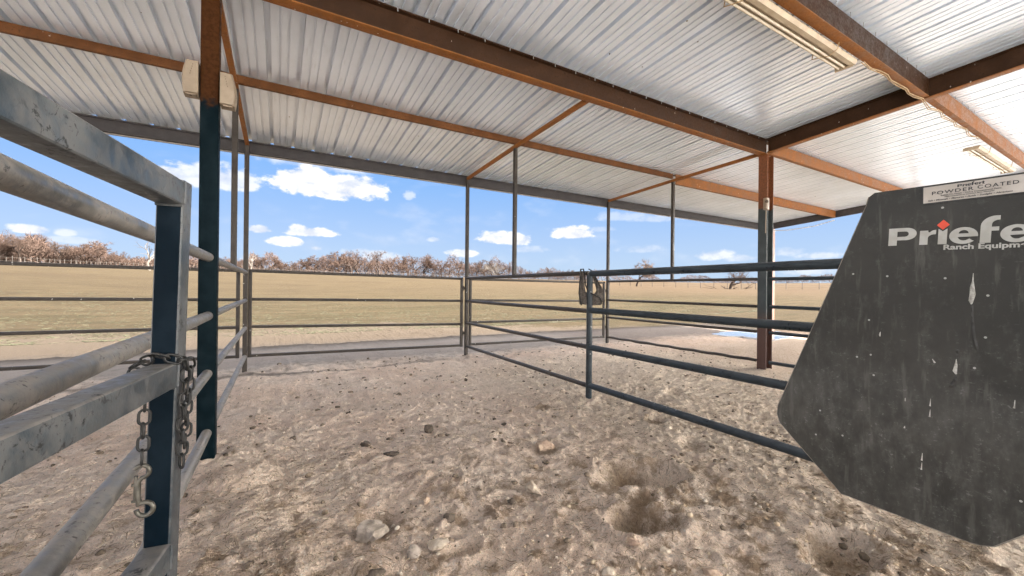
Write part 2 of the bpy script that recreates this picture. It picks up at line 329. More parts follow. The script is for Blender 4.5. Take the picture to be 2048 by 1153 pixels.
def ground_z(x,y):
    x=np.asarray(x,float);y=np.asarray(y,float)
    near=1-sst(np.hypot(x-3,y-3),9,15)
    z=terrain(x,y)
    z=z+near*(fbm(x*.45,y*.45,3)*.05+fbm(x*1.9+5,y*1.9,3)*.032+fbm(x*6.3,y*6.3+9,3)*.010+fbm(x*19,y*26+3,2)*.011+np.abs(fbm(x*15,y*15,2))*.014-.006+np.maximum(fbm(x*10+40,y*10,3)-.16,0)*.035+np.maximum(fbm(x*23+11,y*23,2)-.17,0)*.06)
    z=z+(1-near)*fbm(x*1.5,y*1.5,2)*.02*(1-sst(np.hypot(x,y),20,60))
    # berm trodden up under the fence lines
    z=z+.03*np.exp(-((x+.35)/.22)**2)*sst(y,2,3)*(1-sst(y,7.5,8.5))
    z=z-.05*np.exp(-((y-7.85+.15*np.sin(x*1.3))/.14)**2)*sst(x,-1,0)*(1-sst(x,2.4,3.4))
    z=z+.03*np.exp(-((y-8.15)/.25)**2)*sst(x,-4,0)*(1-sst(x,2.4,3.4))
    # raked, drag-marked ridges beside the first column
    rk=np.exp(-(((x+.0)/.28)**2+((y-3.15)/.75)**2)); z=z+rk*.012*np.sin((y*.95-x*.25)*2*np.pi/.052)
    rk=np.exp(-(((x+.05)/.3)**2+((y-2.35)/.35)**2)); z=z+rk*.012*np.sin((y*.9+x*.35)*2*np.pi/.045)
    for cx,cy,rx,ry,dp,an in CR:
        m_=(np.abs(x-cx)<1)&(np.abs(y-cy)<1)
        if not np.any(m_): continue
        dx=x-cx;dy=y-cy;c_,s_=math.cos(an),math.sin(an)
        r2=((dx*c_+dy*s_)/rx)**2+((-dx*s_+dy*c_)/ry)**2
        r2=r2*(1+.5*vnoise(x*7+cx*7,y*7)+.3*vnoise(x*19+cx*7,y*19))
        z=z-dp*np.exp(-np.maximum(r2,0)**2*.8)+dp*.26*(1+.9*vnoise(x*14,y*14))*np.exp(-((np.sqrt(np.maximum(r2,0))-1.35)/.3)**2)
    for px_,py_ in ((-.475,3.89),(-.475,7.76),(3.38,7.76),(7.33,7.76),(7.39,3.89),(3.38,3.89)):
        rr=(x-px_)**2+(y-py_)**2; z=z+(.035+.02*vnoise(x*8,y*8))*np.exp(-rr/.018)
    # shallow basin for the puddle
    z=z-.05*np.exp(-(((x-13.3)/1.5)**2+((y-7.4)/1.3)**2))
    return z
def axis(lo,hi,s0,far,grow,dense_hi=None):
    a=list(np.arange(lo,hi,s0)); s=s0
    while a[-1]<far: s=min(s*grow,120); a.append(a[-1]+s)
    s=s0; b=[]; q=lo
    while q>-far: s=min(s*grow,120); q-=s; b.append(q)
    return np.array(b[::-1]+a)
gx=axis(-1.6,4.6,.018,2600,1.045); gy=axis(.75,4.6,.018,2600,1.04)
GX,GY=np.meshgrid(gx,gy); GZ=ground_z(GX,GY)
nx,ny=len(gx),len(gy)
vv=np.stack([GX.ravel(),GY.ravel(),GZ.ravel()],1)
ii=(np.arange(ny-1)[:,None]*nx+np.arange(nx-1)[None]).ravel()
ff=np.stack([ii,ii+1,ii+nx+1,ii+nx],1)
def npmesh(name,v,f,m,parent=None,smooth=False):
    me=bpy.data.meshes.new(name); k=f.shape[1]
    me.vertices.add(len(v)); me.vertices.foreach_set('co',np.asarray(v,np.float32).ravel())
    me.loops.add(f.size); me.loops.foreach_set('vertex_index',f.ravel().astype(np.int32))
    me.polygons.add(len(f)); me.polygons.foreach_set('loop_start',(np.arange(len(f))*k).astype(np.int32))
    me.update(calc_edges=True); me.validate(); me.materials.append(m)
    if smooth: me.polygons.foreach_set('use_smooth',[True]*len(me.polygons))
    o=bpy.data.objects.new(name,me); C.objects.link(o); o.parent=parent; return o
tag(npmesh('ground',vv,ff,M_ground,smooth=True),kind='structure')
def gz(x,y): return float(ground_z(np.array([x]),np.array([y]))[0])

# puddle
m,t,b,p=mat('puddle_water'); b.inputs['Base Color'].default_value=(.50,.50,.50,1); b.inputs['Roughness'].default_value=.04; b.inputs['Specular IOR Level'].default_value=1; b.inputs['Metallic'].default_value=.0
b.inputs['Coat Weight'].default_value=1.0; b.inputs['Coat Roughness'].default_value=.02; b.inputs['Coat IOR'].default_value=1.6
bump(t,b,t.noise(p,7,3),.03,.01)
ng=72; pv=[(13.45,7.35,0)]
for i in range(ng):
    a=2*math.pi*i/ng; r=1+.16*math.sin(3*a+1)+.10*math.sin(5*a+.4)+.05*math.sin(11*a)
    pv.append((13.45+1.35*r*math.cos(a+.0),7.35+.95*r*math.sin(a),0))
wl=float(ground_z(np.array([q[0] for q in pv]),np.array([q[1] for q in pv])).max())+.004
mb=MB(); mb.add([(a,b_,wl) for a,b_,_ in pv]+[(a,b_,wl-.09) for a,b_,_ in pv],[(0,1+i,1+(i+1)%ng) for i in range(ng)]+[(1+i,ng+2+i,ng+2+(i+1)%ng,1+(i+1)%ng) for i in range(ng)])
tag(mb.build('puddle_water',m,smooth=False),kind='structure')

# ------------------------------------------------------------------ shed
XA,XB,XC,XR=-.475,3.38,7.33,14.87
YB,YM,YD,Y2=7.76,5.776,3.89,1.854
XL,YN=-9.0,-5.4
S=.072
def zs(y): return 3.765+S*(YB-y)      # underside of the roof sheets
shed=thing('metal_shed',(XA,YD,0),'open sided steel shed with rusty orange beams under a corrugated silver roof','shed')
# roof sheets, three foot wide, with major and minor ribs pressed upwards
def sheet(x0,y0,y1,dz,wd=.914):
    prof=[]
    for k in range(3):
        b0=x0+k*wd/3
        for dx,h in ((0,0),(.006,0),(.007,.058),(.054,.058),(.057,0),(.128,0),(.130,.017),(.148,.017),(.150,0),(.212,0),(.214,.017),(.232,.017),(.234,0)):
            prof.append((b0+dx,h))
    prof.append((x0+wd+.004,0))
    mb=MB(); n=len(prof)
    ys=np.linspace(y0,y1,8); v=[]
    for j,y in enumerate(ys):
        for (x,h) in prof:
            wv=.0015*math.sin(y*3.1+x0*2)
            v.append((x,y,zs(y)+h+dz+(wv if 0<j<7 else 0)))
    f=[(j*n+i,j*n+i+1,(j+1)*n+i+1,(j+1)*n+i) for j in range(7) for i in range(n-1)]
    mb.add(v,f); return mb.build('roof_sheet',M_roof,shed,25)
k=0; x=XL
while x<XR+.1:
    sheet(x+.003,YD-.12,YB+.16,.002+(k%2)*.0015)
    sheet(x+.003,YN,YD+.05,.007+(k%2)*.0015)
    x+=.914; k+=1
def part(name,m,*ex):
    mb=MB()
    for e in ex: mb.extr(*e)
    return mb.build(name,m,shed,30)
SL=Vector((0,-1,S))
# eave beam along the back: C channel (open towards the inside) with bottom lip
part('eave_beam',M_eave,((XL,YB+.04,3.655),(XR+.06,YB+.04,3.655),chan(.075,.19,.006,-1,.018)))
part('eave_trim',simple('pale_eave_trim',(.30,.27,.24),(.24,.22,.19)),((XL,YB+.085,3.549),(XR+.1,YB+.085,3.549),rrect(.05,.014,.003)))
for yy in (Y2,-.02,-1.9,-3.0):   # purlins nearer the viewer
    part('purlin',M_rust_shaded,((XL,yy,zs(yy)-.118),(XC-.055,yy,zs(yy)-.118),chan(.075,.22,.007,1,.02)))
    part('beam_flange',M_rust,((XL,yy+.012,zs(yy)-.2335),(XC-.055,yy+.012,zs(yy)-.2335),rrect(.105,.009,.002)))
    part('purlin',M_rust,((XC+.055,yy,zs(yy)-.118),(XR-.05,yy,zs(yy)-.118),chan(.075,.22,.007,1,.02)))
part('main_beam',M_rust_shaded,((XL,YD,zs(YD)-.128),(XC+.055,YD,zs(YD)-.128),ibeam(.12,.245,.012,.01)))
# orange lower flange edge of the main beam
part('beam_flange',M_rust,((XL,YD,zs(YD)-.2565),(XC+.055,YD,zs(YD)-.2565),rrect(.125,.009,.002)))
part('purlin',M_rust,((XC+.06,YD,zs(YD)-.118),(XR-.05,YD,zs(YD)-.118),chan(.075,.20,.007,1,.02)))
part('purlin',M_rust_mid,((XL,YM,zs(YM)-.055),(XC-.03,YM,zs(YM)-.055),rrect(.05,.10,.006)))
part('purlin',M_rust,((XC+.035,YM,zs(YM)-.108),(XR-.05,YM,zs(YM)-.108),chan(.075,.20,.007,1,.02)))
for xx in (XA,XB,XC):            # square tube rafters from main beam to eave
    y0=YD+.075; y1=YB-.02
    part('rafter',M_rust,((xx,y0,zs(y0)-.22),(xx,YM+.05,3.765),rrect(.055,.055,.006)),((xx,YM+.0501,3.765),(xx,y1,3.69),rrect(.055,.055,.006)))
part('rafter_beam',M_rust_shaded,((XC,YD-.07,zs(YD-.07)-.125),(XC,YN,zs(YN)-.125),ibeam(.11,.235,.012,.01)))
part('beam_flange',M_rust,((XC,YD-.07,zs(YD-.07)-.248),(XC,YN,zs(YN)-.248),rrect(.114,.009,.002)))
part('end_rafter',M_eave,((XR+.02,YB,zs(YB)-.105),(XR+.02,YN,zs(YN)-.105),chan(.075,.2,.006,1,.02)))
# columns
def col(name,m,x,y,z0,z1,prof,up=(0,1,0)):
    return part(name,m,((x,y,z0),(x,y,z1),prof,up))
tag(col('column',M_col,XA-.005,YD-.0,-.15,zs(YD)-.262,rrect(.118,.118,.012)),'square steel column, rusty above and dark teal below')
hp=[(b_,a) for a,b_ in ibeam(.15,.2,.012,.010)]
tag(col('column',M_col2,XC+.06,YD,-.15,zs(YD)-.262,hp[::-1]),'H section column painted grey green below orange primer')
col('column',M_redcol,XR+.16,YB-.06,-.15,3.60,rrect(.15,.15,.008))
col('column',M_redcol,XR+.0,YD,-.15,zs(YD)-.21,rrect(.15,.15,.008))
part('cap_plate',M_rust,((XC-.1,YD,zs(YD)-.268),(XC+.1,YD,zs(YD)-.268),rrect(.2,.010,.002)))
for xx,zt,m_ in ((XA,3.66,M_pipe_brown),(XB,3.66,M_pipe_brown),(XC,3.66,M_pipe_brown)):
    col('post',M_pipe_brown,xx,YB-.02,-.2,3.655,rrect(.066,.066,.010))
for xx in (XA,XB,XC):
    col('hanger_post',M_pipe_brown,xx,YM,1.62,3.73,rrect(.06,.06,.008))
# conduit wires under the second purlin and by the end rafter
M_wire=simple('dusty_cream_cable',(.42,.30,.17),(.3,.2,.1))
pts=[(5.55,Y2+.05,zs(Y2)-.245)]
for i in range(1,24):
    x_=5.55+i*(10.15-5.55)/24; pts.append((x_,Y2+.03+.02*math.sin(i*1.9),zs(Y2)-.245-.012*(1+math.sin(i*1.3))))
mb=MB(); mb.path(pts,.006,6); mb.path([(q[0],q[1]+.018,q[2]-.004+.008*math.sin(i*2.1)) for i,q in enumerate(pts)],.005,6); mb.build('cable',M_wire,shed)
mb=MB(); mb.path([(XR-.15,YM-.05,3.60),(XR-.12,6.3,3.49),(XR-.1,7.0,3.46),(XR-.1,YB-.15,3.50),(XR-.05,YB-.1,3.35)],.012,6); mb.build('cable',simple('white_cable',(.6,.56,.5),(.5,.46,.4)),shed)
# screws poking through the sheets beside the big beam
M_screw=simple('zinc_screw',(.5,.5,.5),(.4,.4,.4),20,.3,.8)
mb=MB()
for i in range(60):
    x_=XL+.19+i*.305*.914/.915
    for yy in (YD-.03,Y2-.03):
        mb.tube((x_,yy-.035,zs(yy)-.002),(x_,yy-.035,zs(yy)-.045),.004,5)
mb.build('screw',M_screw,shed)
shed.children[-1]['kind']='stuff'

# ------------------------------------------------------------------ fences and gates
def rail(mb_name,parent,m,p0,p1,r=None,sq=None):
    mb=MB()
    if sq: mb.extr(p0,p1,rrect(sq,sq,sq*.16))
    else: mb.tube(p0,p1,r,18)
    return mb.build(mb_name,m,parent,40)
RL=[1.617,1.167,.723,.267]; RR=[1.609,1.132,.677,.190]
fl=thing('pipe_fence',(XA,YB,0),'dusty four rail pipe fence on the left behind the chained gate','fence','pipe fences of the pens')
for i,z in enumerate(RL):
    rail('rail',fl,M_pipe_near,(XA,YB-.06,z),(XA,YD+.062,z),.031)
    rail('rail',fl,M_pipe_near,(XA,YD-.062,z),(XA,-2.0,z),.034)
rail('post',fl,M_pipe_near,(XA,-2.05,-.15),(XA,-2.05,1.64),sq=.07)
f2=thing('pipe_fence',(XB,YB,0),'dark speckled four rail pipe fence running from the back gate post past the mask','fence','pipe fences of the pens')
for z in RR: rail('rail',f2,M_pipe_brown,(XB,YB-.06,z),(XB,YD+.02,z-.004),.029)
for z,dz in zip(RR,(.012,-.006,.004,-.004)): rail('rail',f2,M_pipe,(XB,YD-.025,z-dz),(XB,-.42,z-dz),.037)
rail('post',f2,M_pipe,(XB,YD,-.2),(XB,YD,1.585),r=.038)
rail('post',f2,M_pipe,(XB,-.45,-.2),(XB,-.45,1.61),r=.038)
f3=thing('pipe_fence',(XC,YB,0),'thin brown four rail pipe fence meeting the grey H column','fence','pipe fences of the pens')
for z in (1.612,1.131,.685): rail('rail',f3,M_pipe_brown,(XC,YB-.06,z),(XC,YD+.11,z),.028)
mb=MB(); mb.path([(XC,YB-.06+(YD+.17-YB)*i/24,.175+.006*math.sin(i*1.7)) for i in range(25)],[.034 if 5<i<9 else .028 for i in range(25)],12)
tag(mb.build('rail',M_pipe_brown,f3),'lowest rail, wrapped and bumpy near the far end')
for z in (1.612,1.131,.685,.169): rail('rail',f3,M_pipe,(XC,YD-.11,z),(XC,-.42,z),.03)
rail('post',f3,M_pipe,(XC,-.45,-.2),(XC,-.45,1.64),sq=.07)
def panel(x0,x1,zz,label,m,y=YB+.0,hinge=None):
    g=thing('pipe_gate',((x0+x1)/2,y,0),label,'gate','gates and panels in the back opening'); w_=.052
    for k_,xx in enumerate((x0,x1)):
        o=rail('upright',g,m,(xx,y,zz[k_][3]-w_/2),(xx,y,zz[k_][0]+w_/2),sq=w_)
    for i in range(4):
        rail('rail',g,m,(x0+w_/2,y,zz[0][i]),(x1-w_/2,y,zz[1][i]),sq=w_-.004)
    if hinge is not None:
        for z in (zz[1][1]+.26,zz[1][3]+.25):
            mb=MB(); mb.tube((x1+.038,y,z-.05),(x1+.038,y,z+.05),.014,10); mb.box((x1+.05,y,z),(.05,.012,.05)); mb.build('hinge',m,g)
    return g
YG=YB+.0
sc_=lambda L,k_:[1.4+(z-1.4)*k_ for z in L]
panel(XA+.062,XB-.10,(sc_([1.647,1.184,.737,.266],.9945),sc_([1.596,1.136,.650,.205],.9945)),'long dark gate between the two slim back posts of the front pen',M_pipe_brown,YG,1)
panel(XB+.095,XC-.115,(sc_([1.59,1.145,.679,.213],.9945),sc_([1.576,1.105,.647,.182],.9945)),'brown gate behind the mask, between the second and third back posts',M_pipe_brown,YG,1)
panel(-4.3,XA-.10,(sc_([1.668,1.215,.76,.31],.9945),sc_([1.645,1.176,.732,.263],.9945)),'dark four bar panel at the far left, behind the chained grey gate',M_pipe_brown,YG)

# foreground gate: square tube, slightly ajar and leaning
gd=Vector((.153,.988,0)).normalized(); gn=Vector((gd.y,-gd.x,0))   # along, and towards the viewer's side
G0=Vector((-.193,1.152,0)); LEAN=.022
def gp(a,n_,z): return G0+gd*a+gn*(n_+ (z-1.3)*LEAN)+Vector((0,0,z))
gate=thing('tube_gate',tuple(gp(.027,-.027,.2)),'heavy grey square tube gate in the left foreground with a chain on it','gate')
TW=.0545
mb=MB(); mb.extr(gp(.025,-TW/2,.20),gp(.025,-TW/2,1.636),rrect(TW,.052,.006),tuple(gn)); 
mb=MB()
def gbox(mb,a0,a1,z0,z1):
    mb.extr(gp(a0,-TW/2,(z0+z1)/2),gp(a1,-TW/2,(z0+z1)/2),rrect(TW-.001,z1-z0,.006))
mb.extr(gp(.0255,-TW/2,.20),gp(.0255,-TW/2,1.637),rrect(TW,.050,.007),tuple(gn)); ep=mb.build('end_post',[M_gate_shaded,M_gate],gate,30)
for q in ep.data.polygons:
    if abs(q.normal.dot(gn))>.55 or abs(q.normal.z)>.5: q.material_index=1  # side and end faces take the lit grey, light painted by normal
for z0,z1 in ((1.580,1.635),(1.172,1.226),(.768,.825),(.36,.415)):
    mb=MB(); gbox(mb,-3.3,.0005,z0,z1); gb=mb.build('gate_bar',M_gate,gate,30)
    mb=MB(); pts=[]
    mb.path([gp(-.002,-TW*q,z0-.001) for q in (.05,.35,.65,.95)],.0035,6); mb.path([gp(-.002,.001,z0+(z1-z0)*q) for q in (.05,.35,.65,.95)],.003,6); mb.build('weld_bead',M_gate,gate).parent=gb
mb=MB(); mb.extr(gp(-3.33,-TW/2,.2),gp(-3.33,-TW/2,1.637),rrect(TW,.05,.007),tuple(gn)); mb.build('hinge_post',M_gate,gate,30)

# chain draped round the gate post, ending in a snap hook
M_chain=simple('dark_weathered_chain',(.006,.006,.0055),(.020,.018,.015),60,.55,.15,.3,.002)
chain=thing('gate_chain',tuple(gp(0,.01,1.23)),'dark chain looped over the middle bar with two hanging ends','chain')
def link(mb,c,d,side,L=.034,Wd=.0205,r=.0027):
    d=Vector(d).normalized(); s_=Vector(side); s_=(s_-d*s_.dot(d)).normalized(); c=Vector(c); pts=[]
    hl=(L-Wd)/2; rr=(Wd/2-r*.5)
    for k_ in range(7): a=R(-90+180*k_/6); pts.append(c+d*(hl+rr*math.cos(a))+s_*rr*math.sin(a))
    for k_ in range(7): a=R(90+180*k_/6); pts.append(c+d*(-hl+rr*math.cos(a))+s_*rr*math.sin(a))
    mb.path(pts,r,7,True)
def strand(pts,nrm=(0,1,0),seed=0):
    """links along a polyline, alternating their plane"""
    rd=random.Random(seed); P=[Vector(q) for q in pts]; seg=[(P[i+1]-P[i]).length for i in range(len(P)-1)]; L=sum(seg); n=max(1,int(round(L/.0262)))
    for i in range(n):
        s_=(i+.5)*L/n; k_=0
        while k_<len(seg)-1 and s_>seg[k_]: s_-=seg[k_];k_+=1
        d=(P[k_+1]-P[k_]).normalized(); c=P[k_]+d*s_
        a=Vector(nrm); b2=d.cross(a)
        if b2.length<.1: b2=d.orthogonal()
        b2.normalize(); a=(a-d*a.dot(d)).normalized()
        ang=(0 if i%2 else math.pi/2)+R(28)+rd.uniform(-.25,.25); sv=a*math.sin(ang)+b2*math.cos(ang)
        mb=MB(); link(mb,c+Vector((rd.uniform(-.001,.001),)*2+(0,)),d,sv); mb.build('chain_link',M_chain,chain,60)
zt=1.2305
strand([gp(-.05,-TW-.008,zt-.03),gp(-.045,-TW-.002,zt+.003),gp(-.012,-.048,zt+.008),gp(-.010,-.030,zt+.014),gp(-.010,-.010,zt+.008),gp(-.004,.006,zt+.002)],(0,0,1),1)
strand([gp(.006,.008,zt+.006),gp(.012,.012,zt-.03),gp(.006,.012,zt-.115),gp(.004,.011,zt-.24)],tuple(gd),2)
strand([gp(-.004,.006,zt+.002),gp(.022,.011,zt),gp(.034,.012,zt-.02),gp(.028,.012,zt-.10),gp(.018,.012,zt-.20)],tuple(gd),5)
hk=gp(-.045,-TW-.012,0)
q0=gp(-.060,-TW*.62,1.168); q1=gp(-.058,-TW*.66,1.030)
strand([q0,q1],tuple(gd),3)
M_snap=simple('brassy_nickel_snap',(.11,.10,.08),(.06,.054,.042),50,.42,.5,.2,.002)
mb=MB(); c0=q1+Vector((0,0,-.004)); sx=gn*1.0
def sp(a,z): return tuple(c0+gn*a+Vector((0,0,z)))
loop=[sp(.013*math.sin(R(a)),-.012+.013*math.cos(R(a))) for a in range(-60,200,20)]
mb.path(loop+[sp(-.006,-.034),sp(-.0065,-.066),sp(-.004,-.074)]+[sp(.006+.014*math.sin(R(a)),-.090+.014*math.cos(R(a))) for a in range(-50,275,20)],[.0042]*(len(loop))+[.0052]*3+[.0046]*17,8)
mb.path([sp(-.009,-.02),sp(-.010,-.07)],.0035,8); mb.path([sp(-.016,-.038),sp(-.008,-.038)],.0028,8); mb.path([sp(-.016,-.072),sp(-.008,-.072)],.0028,8)
mb.build('snap_hook',M_snap,chain,60)

# ------------------------------------------------------------------ hay feeder at the right edge
m,t,b,p=mat('scuffed_black_powder_coat')
n1=t.noise(p,4,5,.65); n2=t.noise(t.mapping(p,(1,1.6,.8)),26,6,.7,.1); n3=t.noise(t.mapping(p,(1,1.1,1.8)),75,6,.8,.3); n4=t.noise(t.mapping(p,(1,4,.5)),14,4,.6)
c=t.mix(t.ramp(n1,.3,.7),(.020,.0195,.016),(.036,.0345,.029))
c=t.mix(t.m('MULTIPLY',t.ramp(n2,.5,.75),.24),c,(.12,.12,.11))
sp_=t.n('ShaderNodeSeparateXYZ'); t.t.links.new(p,sp_.inputs[0])
low=t.ramp(sp_.outputs[2],1.35,1.1)
c=t.mix(t.m('MULTIPLY',t.m('MULTIPLY',t.ramp(n3,.56,.64),t.ramp(n2,.42,.6)),t.m('ADD',t.m('MULTIPLY',low,.4),.18)),c,(.20,.20,.185))
c=t.mix(t.m('MULTIPLY',t.ramp(n4,.56,.7),.3),c,(.13,.125,.11))
c=t.mix(t.m('MULTIPLY',low,t.m('MULTIPLY',t.ramp(t.m('ADD',t.m('MULTIPLY',n1,.5),t.m('MULTIPLY',n2,.5)),.38,.66),.40)),c,(.105,.102,.09))
v=t.n('ShaderNodeTexVoronoi'); t.t.links.new(p,v.inputs['Vector']); v.inputs['Scale'].default_value=60
sc2=t.n('ShaderNodeSeparateColor'); t.t.links.new(v.outputs['Color'],sc2.inputs[0])
fl=t.m('MULTIPLY',t.m('LESS_THAN',v.outputs['Distance'],.13),t.m('LESS_THAN',sc2.outputs[0],.012)); c=t.mix(t.m('MULTIPLY',fl,.6),c,(.45,.45,.42))
t.put(b.inputs['Base Color'],c); t.put(b.inputs['Roughness'],t.m('ADD',t.m('MULTIPLY',n2,.3),.35)); bump(t,b,t.m('ADD',n1,t.m('MULTIPLY',n3,.1)),.2,.01)
M_feed=m; b.inputs['Specular IOR Level'].default_value=.3
FX=1.2
hay=thing('hay_feeder',(FX+.2,.18,.9),'black scuffed metal hay feeder with white lettering at the right edge','feeder')
half=[(.389,1.632),(.399,1.624),(.4035,1.605),(.594,1.083),(.596,1.06),(.589,1.038),(.448,.905),(.236,.902)]
rest=[(.222,.904),(.205,.911),(.16,.963),(-.02,1.09),(-.06,1.14),(-.06,1.60),(-.045,1.622)]
outl=half+rest
def plate(y0z,x0,x1,shr=0):
    mb=MB(); n=len(y0z); v=[(x0,a,z) for a,z in y0z]+[(x1,a,z) for a,z in y0z]
    mb.add(v,[tuple(range(n)),tuple(range(n,2*n))[::-1]]+[(i,n+i,n+(i+1)%n,(i+1)%n) for i in range(n)]); return mb
plate(outl,FX,FX+.006).build('side_panel',M_feed,hay,30); plate(outl,FX+.5,FX+.506).build('side_panel',M_feed,hay,30)
cy_,cz_=.18,1.28; inn=[(cy_+(a-cy_)*.975,cz_+(z-cz_)*.975) for a,z in outl]
mb=MB(); n=len(inn); seq=list(range(0,n-1)); v=[(FX+.006,inn[i][0],inn[i][1]) for i in seq]+[(FX+.5,inn[i][0],inn[i][1]) for i in seq]; k_=len(seq)
mb.add(v,[(i,i+1,k_+i+1,k_+i) for i in range(k_-1) if i not in ()]); mb.build('feeder_tray',M_feed,hay,30)
# folded rim, paler: light on the panel's edge painted into its colour
mb=MB(); mb.path([(FX+.003,a,z) for a,z in half[1:]+rest[:3]],.0028,8); mb.build('lit_rim',simple('lit_edge_paint',(.16,.14,.12),(.28,.25,.2),40,.4,.3),hay)
M_white=simple('off_white_vinyl',(.38,.375,.345),(.31,.305,.27),30,.55,0,.1,.001)
M_red=simple('red_vinyl',(.60,.06,.02),(.5,.05,.02),30,.5,0,.1,.001)
M_ink=simple('black_ink',(.02,.02,.02),(.03,.03,.03),30,.6,0,.05,.001)
M_label=simple('grey_white_label',(.46,.42,.37),(.38,.34,.29),14,.5,0,.1,.001)
Rtxt=Matrix(((0,0,-1),(-1,0,0),(0,1,0))).to_4x4()   # text x -> -y, y -> z, faces -x
def curve_obj(name,cu,m,y,z,tilt,x,parent):
    o=bpy.data.objects.new('tmp',cu); C.objects.link(o)
    dg=bpy.context.evaluated_depsgraph_get(); dg.update(); me=bpy.data.meshes.new_from_object(o.evaluated_get(dg)); bpy.data.objects.remove(o)
    me.transform(Matrix.Translation((x,y,z)) @ Rtxt @ Matrix.Rotation(tilt,4,'Z')); me.transform(Matrix.Translation(-parent.location))
    me.materials.clear(); me.materials.append(m); me.name=name
    q=bpy.data.objects.new(name,me); C.objects.link(q); q.parent=parent; return q
def text(name,body,size,m,y,z,tilt=0,x=FX-.0012,sx=1.0,off=0,shear=0,parent=hay,spc=1.0):
    cu=bpy.data.curves.new('t','FONT'); cu.body=body; cu.size=size; cu.offset=off; cu.extrude=.0003; cu.shear=shear; cu.space_character=spc
    # widen by scaling after evaluation
    o=bpy.data.objects.new('tmp',cu); C.objects.link(o); dg=bpy.context.evaluated_depsgraph_get(); dg.update(); me=bpy.data.meshes.new_from_object(o.evaluated_get(dg)); bpy.data.objects.remove(o)
    me.transform(Matrix.Translation((x,y,z)) @ Rtxt @ Matrix.Rotation(tilt,4,'Z') @ Matrix.Diagonal((sx,1,1,1))); me.transform(Matrix.Translation(-parent.location))
    me.materials.clear(); me.materials.append(m); me.name=name
    q=bpy.data.objects.new(name,me); C.objects.link(q); q.parent=parent; return q
def glyphs(polys):
    cu=bpy.data.curves.new('g','CURVE'); cu.dimensions='2D'; cu.fill_mode='BOTH'; cu.extrude=.0003
    for P in polys:
        s_=cu.splines.new('POLY'); s_.points.add(len(P)-1)
        for i,(a,b_) in enumerate(P): s_.points[i].co=(a,b_,0,1)
        s_.use_cyclic_u=True
    return cu
def arc(cx,cy,rx,ry,a0,a1,n=18): return [(cx+rx*math.cos(R(a0+(a1-a0)*i/n)),cy+ry*math.sin(R(a0+(a1-a0)*i/n))) for i in range(n+1)]
def g_P(x): return [[(x,0),(x+.36,0),(x+.36,.30),(x+.72,.30)]+arc(x+.74,.65,.42,.35,-90,90)+[(x,1.0)],[(x+.36,.50),(x+.70,.50)]+arc(x+.70,.65,.14,.145,-90,90,10)+[(x+.36,.80)]],1.26
def g_r(x): return [[(x,0),(x+.32,0),(x+.32,.34)]+arc(x+.58,.36,.26,.20,180,95,8)+[(x+.62,.56),(x+.62,.80)]+arc(x+.58,.44,.26,.35,88,140,6)+[(x+.32,.70),(x+.32,.78),(x,.78)]],.66
def g_i(x): return [[(x,0),(x+.33,0),(x+.33,.84),(x+.165,.70),(x,.84)]],.40
def g_dot(x): return [[(x+.165,.78),(x+.40,1.04),(x+.165,1.32),(x-.07,1.04)]]
def g_e(x): return [arc(x+.50,.42,.50,.44,2,318,40)+[(x+.80,.17),(x+.72,.25)]+arc(x+.52,.40,.22,.24,305,182,10)+[(x+.30,.36),(x+1.0,.36)],[(x+.33,.53),(x+.68,.53)]+arc(x+.505,.53,.175,.18,0,180,10)[1:-1]],1.04
def g_f(x): return [[(x,0),(x+.36,0),(x+.36,.60),(x+.60,.60),(x+.60,.80),(x+.36,.80)]+arc(x+.58,.92,.22,.22,180,95,8)+[(x+.62,1.14),(x+.62,1.36)]+arc(x+.5,.86,.5,.5,80,180,10)],.62
def g_t(x): return [[(x+.1,0)]+[(x+.62,0),(x+.62,.2),(x+.44,.22),(x+.44,.6),(x+.62,.6),(x+.62,.8),(x+.44,.8),(x+.44,1.05),(x+.1,1.05),(x+.1,.8),(x,.8),(x,.6),(x+.1,.6)]],.66
def logo(h,y,z,tilt,m,mdot,x,parent,name,sx=1.0):
    X_=0; polys=[]; dots=[]
    for gl in (g_P,g_r,g_i,g_e,g_f,g_e,g_r,g_t):
        if gl is g_i: dots+=g_dot(X_+.02)
        P,adv=gl(X_+(.02 if gl is g_i else 0)); polys+=P; X_+=adv+.03
    s_=lambda PP:[[(a*h*sx,b_*h) for a,b_ in q] for q in PP]
    for P in polys: pass
    # one spline set per glyph keeps holes correct
    curve_obj(name,glyphs(s_(polys)),m,y,z,tilt,x,parent)
    if mdot: curve_obj('logo_diamond',glyphs(s_(dots)),mdot,y,z,tilt,x-.0003,parent)
logo(.0385,.3635,1.5060,-.045,M_white,M_red,FX-.0014,hay,'logo_lettering',1.03)
text('lettering','Ranch Equipment',.0145,M_white,.2765,1.4905,-.03,sx=1.22,off=.00042)
LB=hay
mb=MB(); mb.add([(FX-.0022,.3085,1.5895),(FX-.0022,.150,1.5875),(FX-.0022,.150,1.6245),(FX-.0022,.3085,1.6275),(FX,.3085,1.5895),(FX,.150,1.5875),(FX,.150,1.6245),(FX,.3085,1.6275)],[(0,3,2,1),(0,1,5,4),(1,2,6,5),(2,3,7,6),(3,0,4,7)]); lab=mb.build('label_backing',M_ink,hay,smooth=False)
mb=MB(); mb.add([(FX-.0028,.3060,1.5918),(FX-.0028,.1515,1.5898),(FX-.0028,.1515,1.6228),(FX-.0028,.3060,1.6258),(FX-.0023,.3060,1.5918),(FX-.0023,.1515,1.5898),(FX-.0023,.1515,1.6228),(FX-.0023,.3060,1.6258)],[(0,3,2,1),(0,1,5,4),(1,2,6,5),(2,3,7,6),(3,0,4,7)]); LAB=mb.build('label',M_label,hay,smooth=False); n_before=set(hay.children)
xt=FX-.0033; TL=-.012
